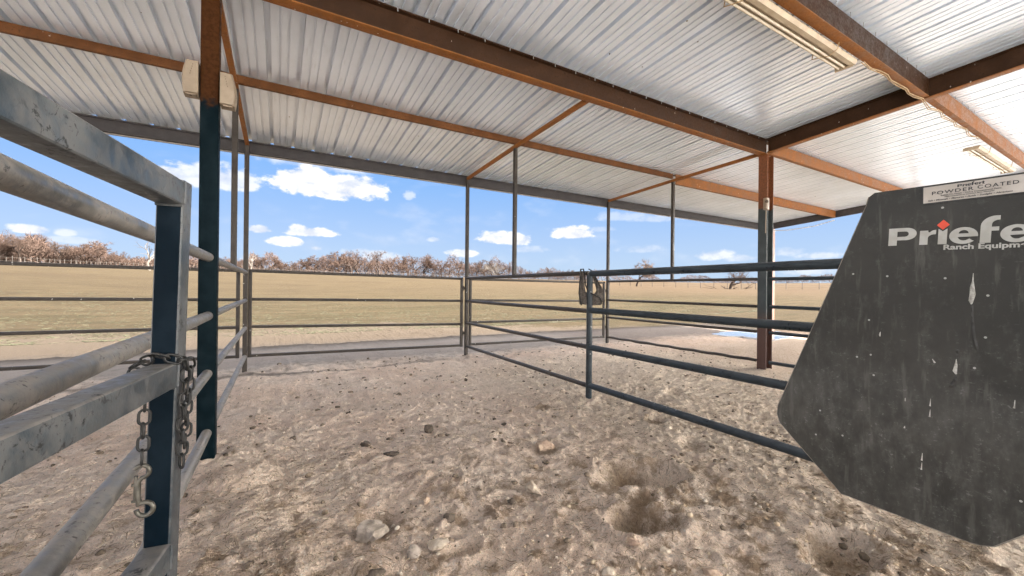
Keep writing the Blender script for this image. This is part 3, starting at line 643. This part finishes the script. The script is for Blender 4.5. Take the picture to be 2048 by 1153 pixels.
logo(.0054,.2560,1.6165,TL,M_ink,None,xt,hay,'lettering',1.05)
text('lettering','POWDER',.0098,M_ink,.2935,1.6075,TL,xt,1.25,.00008,spc=1.25)
text('lettering','COATED',.0098,M_ink,.2290,1.6075,TL,xt,1.15,.00008,spc=1.25)
text('lettering','Baked On Finish - Not a Conventional Paint',.0040,M_ink,.2800,1.6030,TL,xt,1.15)
text('lettering','High resistance to common farm elements',.0034,M_ink,.2740,1.5995,TL,xt,1.15)
text('lettering','Salt \u2022 Minerals \u2022 Manures \u2022 Acids \u2022 Sunlight \u2022 Abrasions',.0046,M_ink,.2990,1.5945,TL,xt,1.12,.00004,.25)
for q in list(hay.children):
    if q not in n_before: q.parent=LAB
# bird droppings and drip stains on the side panel
M_drop=simple('white_dropping',(.46,.45,.41),(.24,.23,.2),90,.8); M_stain=simple('dark_drip_stain',(.016,.016,.013),(.022,.02,.016),30,.35)
def blob(name,pts,r,m,th=.25):
    mb=MB(); mb.path([(0,a,z) for a,z in pts],r,8); mb.v=[(FX-.0001+x_*th,a,z) for x_,a,z in mb.v]; return mb.build(name,m,hay,60)
blob('dropping',[(.2338,1.440),(.2343,1.425),(.2350,1.412),(.2345,1.398),(.2365,1.385),(.2360,1.378)],[.0004,.0012,.0032,.0042,.0034,.001],M_drop)
blob('stain',[(.2350,1.376),(.2345,1.35),(.2330,1.32),(.2290,1.292),(.2270,1.285)],[.002,.0018,.0024,.0032,.001],M_stain,.08)
blob('dropping',[(.2560,1.265),(.2565,1.252),(.2580,1.240),(.2560,1.234)],[.0004,.0022,.0032,.0012],M_drop)
blob('stain',[(.2545,1.285),(.2555,1.262)],[.003,.001],M_stain,.08); blob('stain',[(.256,1.232),(.260,1.21),(.266,1.205)],[.0015,.0045,.002],M_stain,.08)
blob('dropping',[(.3765,1.309),(.3775,1.302),(.377,1.298)],[.0005,.0016,.0005],M_drop)
blob('dropping',[(.3330,1.167),(.3330,1.160)],[.0006,.0011],M_drop); blob('dropping',[(.3335,1.105),(.3340,1.100)],[.0008,.0014],M_drop)
blob('dropping',[(.291,1.26),(.287,1.252)],[.0005,.0016],M_drop)
for a,z in ((.2930,1.175),(.2935,1.152),(.3050,1.055),(.3055,1.035),(.18,1.20)): blob('dropping',[(a,z),(a+.0006,z-.012),(a+.001,z-.016)],[.0004,.0009,.0015],M_drop,.1)
# hanging hooks and the fence it hangs on (outside the frame to the right)
mb=MB(); 
for a in (.04,-.02): mb.path([(FX+.5,a,1.58),(FX+.54,a,1.66),(FX+.60,a,1.655),(FX+.62,a,1.60)],.006,8)
mb.build('hanging_hook',M_feed,hay)
f4=thing('pipe_fence',(1.78,-1.0,0),'short pipe panel that the black hay feeder hangs on','fence','pipe fences of the pens')
for z in RL: rail('rail',f4,M_pipe,(1.78,.06,z),(1.78,-2.2,z),.03)
rail('post',f4,M_pipe,(1.78,.09,-.2),(1.78,.09,1.66),r=.035); rail('post',f4,M_pipe,(1.78,-2.25,-.2),(1.78,-2.25,1.66),r=.035)

# ------------------------------------------------------------------ small fittings
M_beige=simple('yellowed_beige_plastic',(.24,.185,.125),(.20,.15,.10),9,.45,0,.1,.002); M_dk=simple('dark_speck',(.05,.035,.02),(.08,.05,.03))
def horn(loc,label,sgn,first):
    g=thing('wall_speaker',loc,label,'speaker','beige boxes on the column'); x0,y0,z0=loc
    # tapered, round-fronted case: wide against the column, bowed front
    mb=MB(); n=9; v=[];prof=[]
    for k_ in range(n):
        u_=k_/(n-1); z=z0+.125-.25*u_; bow=.108*(1-.12*(2*u_-1)**2-.12*(1-u_)**2)
        prof.append((bow,z))
    secs=[(-.055,1),(-.04,1),(.035,.98),(.052,.9),(.060,.75)]
    base=[(0,z0+.123),(0,z0-.125)]
    outline=[(0.004,z0+.125)]+[(b_,z) for b_,z in prof]+[(0.004,z0-.125)]
    m_=len(outline)
    for yy,kx in secs:
        for (a,z) in outline: v.append((x0+sgn*a*kx,y0+yy,z0+(z-z0)*(1-.06*(1-kx)*4)))
    f=[(j*m_+i,j*m_+(i+1)%m_,(j+1)*m_+(i+1)%m_,(j+1)*m_+i) for j in range(len(secs)-1) for i in range(m_)]
    f+=[tuple(range(m_))[::-1],tuple(range((len(secs)-1)*m_,len(secs)*m_))]
    v2=[(a,2*y0-b_,c_) for a,b_,c_ in v]; mb.add(v2,f); mb.build('case',M_beige,g,30)
    mb=MB(); mb.box((x0+sgn*.05,y0-.01,z0-.128),(.06,.07,.008)); mb.build('base_lip',M_beige,g)
    mb=MB(); mb.tube((x0+sgn*.05,y0-.03,z0-.131),(x0+sgn*.05,y0-.03,z0-.137),.008,10)
    for q in range(5): mb.box((x0+sgn*(.035+.004*q),y0-.061,z0+.09-.018*q),(.003,.003,.010))
    mb.build('speck',M_dk,g); return g
horn((XA-.068,YD-.03,2.965),'beige plastic box on the left side of the tall dark column',-1,True)
horn((XA+.060,YD-.03,2.925),'beige plastic box on the right side of the tall dark column',1,False)
g=thing('wall_light',(XC-.09,YD-.11,2.9),'small cream lamp box high on the grey H column','light')
mb=MB(); mb.box((XC-.125,YD-.105,2.895),(.085,.07,.20),.02); mb.build('case',M_beige,g); mb=MB(); mb.tube((XC-.165,YD-.13,2.93),(XC-.19,YD-.15,2.92),.024,12); mb.build('lens',M_dk,g)
mb=MB(); mb.path([(XC-.12,YD-.1,2.79),(XC-.125,YD-.1,2.6),(XC-.115,YD-.09,2.4)],.008,6); mb.build('conduit',M_beige,g)

M_fix=simple('cream_dusty_fixture',(.42,.34,.235),(.35,.27,.18),7,.5,0,.1,.003)
M_tube=simple('frosted_tube_glass',(.56,.49,.38),(.50,.42,.31),7,.25,0,.05,.002)
def fixture(x0,x1,y,z,label):
    g=thing('strip_light',((x0+x1)/2,y,z),label,'strip light','twin tube strip lights under the roof')
    mb=MB(); mb.extr((x0,y-.045,z),(x1,y-.045,z),[(-.042,0),(-.024,-.035),(.024,-.035),(.042,0),(.04,.012),(-.04,.012)]); mb.build('housing',M_fix,g,30)
    for dy in (-.135,-.105): 
        pass
    mb=MB(); mb.extr((x0,y+.045,z+.0),(x1,y+.045,z+.0),[(-.04,.01),(-.045,-.010),(.045,-.010),(.04,.01)]); mb.build('reflector',M_fix,g,30)
    for dy in (.022,.070):
        mb=MB(); mb.tube((x0+.04,y+dy,z-.027),(x1-.04,y+dy,z-.027),.013,12); mb.build('lamp_tube',M_tube,g)
    for xx in (x0+.012,x1-.012):
        mb=MB(); mb.box((xx,y+.03,z-.02),(.022,.165,.048)); mb.build('end_cap',M_fix,g)
    for xx in (x0+.5,x1-.5):
        mb=MB(); mb.path([(xx,y-.12,z+.08),(xx,y-.1,z-.03),(xx+.02,y-.02,z-.06),(xx+.02,y+.06,z-.04),(xx,y+.13,z-.03),(xx+.02,y+.12,z+.09)],.005,6); mb.build('hanger_wire',M_wire,g)
    return g
fixture(2.85,5.42,2.0,zs(2.0)-.26,'cream twin tube strip light hung beside the beam at the top edge')
fixture(10.15,12.7,2.0,zs(2.0)-.30,'cream twin tube strip light above the black feeder')

# fly mask hung on the post
m,t,b,p=mat('brown_mesh_fabric'); n=t.noise(p,60,4); ck=t.n('ShaderNodeTexChecker'); t.t.links.new(p,ck.inputs[0]); ck.inputs['Scale'].default_value=260
t.put(b.inputs['Base Color'],t.mix(t.ramp(n,.35,.65),(.045,.037,.029),(.11,.092,.075))); b.inputs['Roughness'].default_value=.9; bump(t,b,ck.outputs['Fac'],.3,.002); M_mesh=m
M_strap=simple('black_webbing',(.008,.008,.007),(.02,.018,.016),60,.9)
mask=thing('fly_mask',(XB+.03,YD,1.6),'brown mesh fly mask hung by its straps over the top rail','fly mask')
# local frame: u across the view on a plane facing the pen
uu=Vector((.80,-.60,0)); nn_=Vector((-.60,-.80,0)); c0=Vector((XB+.03,YD+.03,0))
def mp(a,z,o_=0): return c0+uu*(a*.84)+nn_*o_+Vector((0,0,z))
def ribbon(mb,L,Rr,o0=0.02,seed=0,th=.006):
    n=len(L); F=[];v=[];K=7
    for off_ in (0,th):
        for i in range(n):
            for k_ in range(K):
                u_=k_/(K-1); a=L[i][0]*(1-u_)+Rr[i][0]*u_; z=L[i][1]*(1-u_)+Rr[i][1]*u_
                fo=.012*math.sin(u_*9+i*.8+seed)+.008*math.sin(i*1.7+seed*2)
                v.append(mp(a,z,o0+fo-off_))
    for s_ in (0,1):
        for i in range(n-1):
            for k_ in range(K-1):
                a=s_*n*K+i*K+k_; q=(a,a+1,a+K+1,a+K); F.append(q if s_==0 else q[::-1])
    mb.add(v,F)
mb=MB(); ribbon(mb,[(-.155,1.63),(-.160,1.50),(-.150,1.38),(-.165,1.28),(-.160,1.215)],[(-.105,1.63),(-.095,1.50),(-.07,1.38),(.01,1.28),(.03,1.20)],.05,0)
ribbon(mb,[(-.02,1.30),(.02,1.24),(.0,1.20)],[(.17,1.42),(.19,1.30),(.16,1.205)],.06,2)
ribbon(mb,[(.03,1.60),(.055,1.50),(.085,1.42),(.10,1.36)],[(.07,1.58),(.125,1.49),(.175,1.42),(.185,1.36)],.055,4)
mb.build('mesh_panel',M_mesh,mask,50)
mb=MB(); mb.path([mp(-.13,1.20,.07),mp(-.165,1.35,.06),mp(-.15,1.55,.06),mp(-.14,1.655,.0),mp(-.10,1.66,-.03),mp(-.085,1.60,.03),mp(-.075,1.46,.07),mp(-.02,1.36,.07),mp(.08,1.33,.08)],.009,6)
mb.path([mp(-.02,1.66,-.02),mp(.03,1.63,.05),mp(.085,1.52,.07),mp(.10,1.40,.08),mp(.06,1.33,.08),mp(.14,1.30,.07),mp(.17,1.22,.07)],.007,6); mb.build('strap',M_strap,mask)

# ------------------------------------------------------------------ stones, clods, debris
def lump_mesh(name,r,flat,seed,m,rough=.28,sub=3):
    import bmesh
    bm=bmesh.new(); bmesh.ops.create_icosphere(bm,subdivisions=sub,radius=1)
    rd=random.Random(seed); pl=[Vector((rd.gauss(0,1),rd.gauss(0,1),rd.gauss(0,1))).normalized() for _ in range(9)]; dd=[rd.uniform(.45,.82) for _ in pl]
    ax=Vector((rd.uniform(.8,1.3),rd.uniform(.7,1.1),flat))
    from mathutils import noise as mn
    for v in bm.verts:
        c=v.co.copy()
        for q,d_ in zip(pl,dd):
            e=c.dot(q)-d_
            if e>0: c-=q*e*.85
        c*=1+rough*1.5*mn.fractal(v.co*1.7+Vector((seed,0,0)),1,2,4)*.6
        v.co=Vector((c.x*ax.x,c.y*ax.y,c.z*ax.z))*r
    me=bpy.data.meshes.new(name); bm.to_mesh(me); bm.free(); me.materials.append(m)
    me.polygons.foreach_set('use_smooth',[True]*len(me.polygons)); me.set_sharp_from_angle(angle=R(28)); return me
def stone_mat(nm,a,b_): return simple(nm,a,b_,18,.9,0,.6,.01,.2,6)
S_tan=stone_mat('tan_stone',(.42,.31,.22),(.30,.21,.15)); S_pale=stone_mat('pale_stone',(.48,.40,.31),(.30,.235,.17)); S_grey=stone_mat('grey_stone',(.20,.165,.13),(.36,.30,.245))
S_dark=stone_mat('dark_clod',(.06,.048,.036),(.13,.10,.075)); S_brown=stone_mat('brown_clod',(.20,.14,.09),(.30,.22,.15))
ST=[(1.249,3.733,.062,.8,S_dark,'clod','dark split clod in the middle of the pen floor'),
(2.04,2.93,.082,.6,S_tan,'stone','smooth tan stone half sunk in a scuffed hollow'),
(.677,3.70,.045,.7,S_dark,'clod','small dark brown clod left of the split clod'),
(.80,3.36,.06,.45,S_dark,'clod','flat dark crumbly clod lying behind a scuff mark'),
(1.54,2.36,.072,.75,S_pale,'stone','pale rounded stone on a small mound, centre of the floor'),
(.46,2.36,.095,.85,S_grey,'stone','large furrowed grey stone, biggest on the left of the floor'),
(.615,2.06,.062,.6,S_grey,'stone','dusty grey stone touching the yellowish stone in front'),
(.745,2.045,.060,.65,S_pale,'stone','yellowish white stone at the bottom, right of a grey one'),
(.905,2.30,.045,.6,S_dark,'stone','dark grey angular stone below the ochre one'),
(.835,2.53,.034,.8,S_tan,'stone','ochre pebble standing above a dark angular stone'),
(1.40,1.46,.040,.7,S_pale,'stone','white pebble at the bottom edge of the floor'),
(1.86,1.22,.045,.6,S_tan,'stone','tan stone cut by the bottom edge of the picture'),
(1.75,2.62,.03,.8,S_brown,'clod','small brown clod behind the deep hoof hollows'),
(1.33,2.28,.032,.7,S_dark,'clod','dark clod between the pale stone and the angular stone'),
(1.67,1.55,.034,.8,S_tan,'stone','orange pebble on the front rim of the nearer hollow'),
(1.79,1.44,.030,.7,S_pale,'stone','cream pebble beside the orange one under the nearer hollow'),
(1.98,3.55,.03,.7,S_dark,'clod','small dark clod behind the tan stone'),
(.12,4.15,.035,.7,S_dark,'clod','dark clod near the left pipe fence'),
(.62,1.86,.034,.8,S_pale,'stone','small pale pebble in front of the yellowish stone'),
(.40,1.98,.045,.6,S_dark,'clod','dark lump at lower left near the gate post'),
(2.45,5.6,.035,.7,S_dark,'clod','dark clod by the far part of the right pipe fence'),
(1.35,5.2,.035,.7,S_dark,'clod','dark clod in the back half of the pen')]
for i,(x_,y_,r_,fl_,m_,cat,lb) in enumerate(ST):
    me=lump_mesh(cat,r_,fl_,i+3,m_); o=bpy.data.objects.new('stone' if cat=='stone' else 'soil_clod',me); C.objects.link(o)
    o.location=(x_,y_,gz(x_,y_)+r_*fl_*.34); o.rotation_euler=(0,0,random.uniform(0,6)); tag(o,lb,cat,'loose stones and clods on the pen floor')
# countless crumbs of soil and pebbles
def crumbs(n,lo,hi,m,name,seed,smin,smax):
    r=np.random.default_rng(seed)
    ico=np.array([(0,0,-1),(.72,-.53,-.45),(-.28,-.85,-.45),(-.89,0,-.45),(-.28,.85,-.45),(.72,.53,-.45),(.28,-.85,.45),(-.72,-.53,.45),(-.72,.53,.45),(.28,.85,.45),(.89,0,.45),(0,0,1)])
    fc=np.array([(0,1,2),(1,0,5),(0,2,3),(0,3,4),(0,4,5),(1,5,10),(2,1,6),(3,2,7),(4,3,8),(5,4,9),(1,10,6),(2,6,7),(3,7,8),(4,8,9),(5,9,10),(6,10,11),(7,6,11),(8,7,11),(9,8,11),(10,9,11)])
    t_=r.random(n)**1.7; y=lo[1]+(hi[1]-lo[1])*t_; x=lo[0]+(hi[0]-lo[0])*r.random(n)
    dens=fbm(x*1.1+3,y*1.1,3); keep=dens+r.normal(0,.35,n)>-.05; x=x[keep];y=y[keep];k_=len(x)
    s_=smin+(smax-smin)*r.random(k_)**3.5
    v=ico[None]*(1+.35*(r.random((k_,12,1))-.5))*s_[:,None,None]*np.stack([r.uniform(.7,1.4,k_),r.uniform(.7,1.4,k_),r.uniform(.45,.9,k_)],1)[:,None,:]
    a=r.uniform(0,6.28,k_); c_,q=np.cos(a)[:,None],np.sin(a)[:,None]
    vx=v[...,0]*c_-v[...,1]*q; vy=v[...,0]*q+v[...,1]*c_
    z=ground_z(x,y)+s_*.15
    V=np.stack([vx+x[:,None],vy+y[:,None],v[...,2]+z[:,None]],2).reshape(-1,3)
    F=(fc[None]+(np.arange(k_)*12)[:,None,None]).reshape(-1,3)
    return tag(npmesh(name,V,F,m),kind='stuff')
crumbs(5200,(-3,.7),(8,8.2),stone_mat('crumb_soil',(.085,.065,.045),(.24,.18,.13)),'soil_crumbs',1,.004,.028)
crumbs(5200,(-3,.7),(8,7),stone_mat('crumb_pale',(.50,.42,.33),(.38,.31,.24)),'pale_gravel',2,.003,.016)
crumbs(700,(.6,.6),(3.2,2.4),stone_mat('crumb_tan',(.42,.30,.19),(.50,.40,.28)),'tan_gravel',3,.004,.018)
def straws(n,lo,hi,m,name,seed,lmin,lmax,wd,pw=1.8):
    r=np.random.default_rng(seed); y=lo[1]+(hi[1]-lo[1])*r.random(n)**pw; x=lo[0]+(hi[0]-lo[0])*r.random(n)
    keep=fbm(x*.9+8,y*.9,3)+r.normal(0,.3,n)>-.05; x=x[keep];y=y[keep];k_=len(x)
    L=r.uniform(lmin,lmax,k_); a=r.uniform(0,6.28,k_); dx=np.cos(a)*L/2;dy=np.sin(a)*L/2
    w_=wd*r.uniform(.6,1.3,k_); nx_=-np.sin(a)*w_;ny_=np.cos(a)*w_
    z0=ground_z(x-dx,y-dy)+.002+r.random(k_)*.006; z1=ground_z(x+dx,y+dy)+.002+r.random(k_)*.012; zm=np.maximum((z0+z1)/2,ground_z(x,y)+.002)+L*r.uniform(0,.12,k_)
    cx=r.normal(0,.12,k_)*L
    P=[(x-dx,y-dy,z0),(x-ny_*0+cx*-np.sin(a),y+cx*np.cos(a),zm),(x+dx,y+dy,z1)]
    V=np.zeros((k_,9,3))
    for i,(px,py,pz) in enumerate(P):
        V[:,i*3+0]=np.stack([px+nx_,py+ny_,pz],1); V[:,i*3+1]=np.stack([px-nx_,py-ny_,pz],1); V[:,i*3+2]=np.stack([px,py,pz+w_*1.6],1)
    fc=np.array([(0,3,5,2),(2,5,4,1),(1,4,3,0),(3,6,8,5),(5,8,7,4),(4,7,6,3)])
    F=(fc[None]+(np.arange(k_)*9)[:,None,None]).reshape(-1,4)
    return tag(npmesh(name,V.reshape(-1,3),F,m),kind='stuff')
straws(22000,(-2.5,.6),(7.5,6.5),simple('pale_straw',(.62,.51,.36),(.48,.37,.24),30,.8),'straw_litter',4,.012,.05,.0009)
straws(16000,(-2,.6),(6,4.5),simple('brown_straw',(.13,.085,.05),(.26,.18,.10),30,.8),'brown_litter',5,.012,.06,.0012)
# tufts of pasture close beyond the bare strip
straws(26000,(-16,13.5),(30,34),simple('dry_grass_blade',(.062,.055,.030),(.048,.048,.022),1,.8),'pasture_grass',6,.06,.16,.006,2.0)

# ------------------------------------------------------------------ distant fences
M_post=simple('weathered_pale_post',(.065,.055,.046),(.095,.082,.07)); M_tpost=simple('dark_post',(.05,.04,.032),(.08,.06,.05)); 
def far_fence(p0,p1,step,h,m,label,rails,pr,rr):
    p0=Vector((*p0,0));p1=Vector((*p1,0));d=p1-p0;L=d.length;n=int(L/step)
    g=thing('field_fence',(*(p0+d*.5).xy,gz(*(p0+d*.5).xy)),label,'fence','fences across the pasture'); st=MB()
    for i in range(n+1):
        q=p0+d*(i/n)+Vector((random.uniform(-.08,.08),)*2+(0,)); z=gz(q.x,q.y); hh=h*random.uniform(.9,1.1)
        mb=MB() if (i%max(1,n//90)==0) else st
        mb.extr((q.x,q.y,z-.3),(q.x+random.uniform(-.04,.04),q.y,z+hh),rrect(pr*2,pr*2,pr*.3,1),(0,1,0))
        if mb is not st: mb.build('fence_post',m,g,smooth=False)
    if st.v: o=st.build('fence_post_row',m,g,smooth=False); o['kind']='stuff'
    for rz in rails:
        mb=MB(); mb.path([(p0+d*(i/40)).xy.to_3d()+Vector((0,0,gz(*(p0+d*(i/40)).xy)+rz)) for i in range(41)],rr,5); mb.build('fence_rail',m,g,smooth=False)
def pol(az,d): return (d*math.sin(R(az)),d*math.cos(R(az)))
far_fence(pol(-34,100),pol(3,118),.62,1.25,M_post,'pale close set post fence below the left trees',(1.1,.55),.026,.012)
far_fence(pol(3,118),pol(28,150),2.2,1.2,M_tpost,'brown rail fence in front of the middle tree line',(1.15,),.07,.05)
far_fence(pol(36,112),pol(72,100),2.6,1.35,M_tpost,'thin wire fence on dark posts across the right pasture',(1.2,.8,.4),.045,.012)

# ------------------------------------------------------------------ trees
def bark(nm,a,b_): return simple(nm,a,b_,3,.95,0,.3,.02,.1)
B_trunk=bark('grey_brown_bark',(.042,.032,.026),(.068,.05,.042)); B_twig=bark('russet_twigs',(.070,.045,.035),(.10,.068,.053)); B_pale=bark('pale_bark',(.115,.10,.087),(.155,.135,.115)); B_tan=bark('tan_twigs',(.17,.115,.075),(.13,.085,.06))
def tree_meshes(seed,H,spread,depth=5,twigs=1.0,mt=B_trunk,mc=B_twig,low=.22,thick=1.0):
    rd=random.Random(seed); tr=MB(); cr=MB()
    def tw(p,d,L):
        for _ in range(int(9*twigs)):
            q=p+Vector((rd.gauss(0,.22),rd.gauss(0,.22),rd.gauss(0,.18)))*L; e=(d*.7+Vector((rd.gauss(0,.6),rd.gauss(0,.6),rd.gauss(.15,.5)))).normalized()*L*rd.uniform(.5,1.2)
            w_=Vector((rd.gauss(0,1),rd.gauss(0,1),rd.gauss(0,1))).normalized()*.020*H/8
            w2=e.cross(w_).normalized()*.020*H/8
            cr.add([q-w_,q+w_,q+e,q-w2,q+w2],[(0,1,2),(3,4,2)])
    def br(p,d,L,r,k_):
        n=3; pts=[p]; 
        for i in range(n):
            d=(d+Vector((rd.gauss(0,.17),rd.gauss(0,.17),rd.gauss(.03,.12)))).normalized(); pts.append(pts[-1]+d*L/n)
        rad=[r*(1-.4*i/n) for i in range(n+1)]
        (tr if k_<3 else cr).path(pts,rad,5 if k_<2 else 3)
        if k_>=depth: tw(pts[-1],d,L*.9); return
        if k_>=2: tw(pts[2],d,L*.6)
        m_=rd.choice((2,3,3)) if k_ else rd.choice((3,4))
        for j in range(m_):
            a=rd.uniform(0,6.28); t_=rd.uniform(.45,1.0) if j else 1.0; b0=pts[min(n,max(1,int(round(t_*n))))]
            sdv=d.orthogonal().normalized(); sdv.rotate(Matrix.Rotation(a,3,d)); nd=(d*rd.uniform(.55,1)+sdv*rd.uniform(.45,.95)*spread+Vector((0,0,.12))).normalized()
            br(b0,nd,L*rd.uniform(.62,.85),r*.58,k_+1)
    br(Vector((0,0,-.3)),Vector((rd.gauss(0,.06),rd.gauss(0,.06),1)),H*low+.3,H*.028*thick,0)
    zmax=max(v[2] for v in cr.v); s_=H/zmax
    for mb in (tr,cr): mb.v=[(a*s_,b_*s_,c_*s_ if c_>0 else c_) for a,b_,c_ in mb.v]
    out=[]
    for nm,mb,m_ in (('trunk',tr,mt),('crown',cr,mc)):
        me=bpy.data.meshes.new(nm); me.from_pydata(mb.v,[],mb.f); me.materials.append(m_); me.update(); out.append(me)
    return out
def plant(meshes,x_,y_,s_,rz,label,group='bare trees along the far edge of the pasture',name='bare_tree',sz=1.0):
    g=thing(name,(x_,y_,gz(x_,y_)),label,'tree',group,rz); g.scale=(s_,s_,s_*sz)
    for nm,me in zip(('trunk','crown'),meshes): o=bpy.data.objects.new(nm,me); C.objects.link(o); o.parent=g
    return g
VAR=[tree_meshes(11,8,1.15,4,1.9),tree_meshes(23,8,1.3,4,1.9),tree_meshes(37,8,1.0,4,2.1),tree_meshes(41,8,1.45,4,1.7,low=.16),tree_meshes(59,8,1.2,4,2.0,mc=bark('brown_twigs',(.075,.052,.042),(.11,.077,.06)))]
PX=[-100,100,125,200,215,300,480,520,600,645,720,760,850,900,960,1000,1040,1180]
HP=[60,60,47,46,30,26,28,34,30,42,42,35,42,38,32,38,24,18]
def dist_px(px): return float(np.interp(px,[-200,200,900,1200],[122,128,178,230]))
def px_az(px): return math.degrees(math.atan((px-1024)/803.6))+30.04
TK=['broad russet bare tree in the far wood','tall spreading bare tree in the far wood','narrow brown bare tree in the far wood','low wide russet bare tree in the far wood','grey brown bare tree in the far wood']
def ordinal(n):
    o1=['','first','second','third','fourth','fifth','sixth','seventh','eighth','ninth','tenth','eleventh','twelfth','thirteenth','fourteenth','fifteenth','sixteenth','seventeenth','eighteenth','nineteenth']
    if n<20: return o1[n]
    te=['','','twent','thirt','fort','fift','sixt','sevent','eight','ninet'][n//10]
    return te+'ieth' if n%10==0 else te+'y-'+o1[n%10]
px=-30; i=0
while px<1180:
    px+=random.uniform(12,21); a=px_az(px); D=dist_px(px)+random.uniform(-2,14)
    cosf=math.cos(R(a-30.04)); hp=float(np.interp(px,PX,HP))*random.uniform(.68,1.08); H=hp/803.6*D*cosf*1.12
    k_=random.randrange(5); x_,y_=pol(a,D)
    plant(VAR[k_],x_,y_,H/8*1.06,random.uniform(0,6.28),'%s, %s from the left'%(TK[k_],ordinal(i+1)),sz=.95); i+=1
# dense understorey of twigs reading as one mass
def brush(name,pxa,pxb,n,hfac,dd,m,mt=None,wd=.03,seed=9):
    r=np.random.default_rng(seed); px=r.uniform(pxa,pxb,n); a=np.radians(np.degrees(np.arctan((px-1024)/803.6))+30.04)
    D=np.interp(px,[-200,200,900,1200,1700],[124,130,181,240,345])+r.uniform(0,dd,n)
    cosf=np.cos(a-np.radians(30.04)); hp=np.interp(px,PX+[1250,1400,1700],HP+[14,13,14])
    lump=.75+.9*fbm(px/26.,px*0+seed,3); H=np.clip(hp*lump,5,70)*hfac/803.6*D*cosf
    x=D*np.sin(a);y=D*np.cos(a); z=ground_z(x,y)
    zz=H*r.random(n)**.8; L=r.uniform(.5,1.5,n)*(H/6)**.5; th=r.uniform(0,6.28,n); el_=r.uniform(-.1,1.4,n)
    e=np.stack([np.cos(th)*np.cos(el_),np.sin(th)*np.cos(el_),np.sin(el_)],1)*L[:,None]
    p_=np.stack([x,y,z+zz],1); w_=r.normal(0,1,(n,3)); w_/=np.linalg.norm(w_,axis=1)[:,None]; w_*=wd*r.uniform(.6,1.6,n)[:,None]
    V=np.stack([p_-w_,p_+w_,p_+e+w_*.3,p_+e-w_*.3],1).reshape(-1,3); F=np.arange(n*4).reshape(-1,4)
    return tag(npmesh(name,V,F,m),kind='stuff')
brush('wood_understorey',-160,1180,46000,.95,14,B_twig,wd=.06)
brush('wood_undergrowth',-160,1180,22000,.6,10,bark('dark_undergrowth',(.065,.045,.034),(.09,.062,.05)),wd=.10,seed=12)
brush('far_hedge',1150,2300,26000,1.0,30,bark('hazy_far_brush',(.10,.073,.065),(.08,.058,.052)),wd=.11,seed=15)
# trees with a look of their own
def at_px(px,D): return pol(px_az(px),D)
def solo(px,D,H,seed,label,mt,mc,spread=1.1,tw=1.0,low=.2,depth=4,sz=1,thick=1.0,group=None):
    x_,y_=at_px(px,D); return plant(tree_meshes(seed,H,spread,depth,tw,mt,mc,low,thick),x_,y_,1,seed,label,group,sz=sz)
solo(990,118,6.0,71,'pale bare tree standing forward of the wood behind a hanger post',B_pale,B_pale,1.2,.7,.2,4)
solo(300,100,6.4,72,'thin dead pale tree just left of the gate post',B_pale,B_pale,.8,.15,.3,3)
solo(500,118,6.0,73,'pale thin bare tree beside the slim corner post',B_pale,B_pale,.8,.3,.3,3)
solo(1273,105,7.4,74,'lone bare tree with a tan flat crown beyond the fence',B_trunk,B_tan,1.25,2.2,.3,4,thick=1.2)
solo(1460,98,5.2,75,'low lone bare tree with fallen limbs around its trunk',B_trunk,B_twig,1.5,.5,.2,4,thick=1.6)
solo(760,150,9.5,76,'tall open branched bare tree rising above the middle wood',B_trunk,B_twig,1.3,1.0,.22,4)
solo(705,140,8.6,77,'tall crooked dark bare tree above the long back gate',B_trunk,B_twig,1.4,.8,.2,4)
# fallen limbs
x0_,y0_=at_px(1460,97); zg=gz(x0_,y0_)
lim=MB(); rd=random.Random(5)
for i in range(16):
    a=rd.uniform(0,6.28); r0=rd.uniform(.8,3.5); p_=Vector((x0_+math.cos(a)*r0*1.6,y0_+math.sin(a)*r0,zg+.15)); d=Vector((math.cos(a)*1.2,math.sin(a)*.8,rd.uniform(.1,.5)))
    pts=[p_+d*.0]; 
    for k_ in range(4): pts.append(pts[-1]+(d+Vector((rd.gauss(0,.3),rd.gauss(0,.3),rd.gauss(0,.2))))*.5)
    lim.path(pts,[.06,.05,.04,.03,.015],4)
tag(lim.build('fallen_branches',B_trunk),'heap of fallen branches lying around the low lone tree','branches')
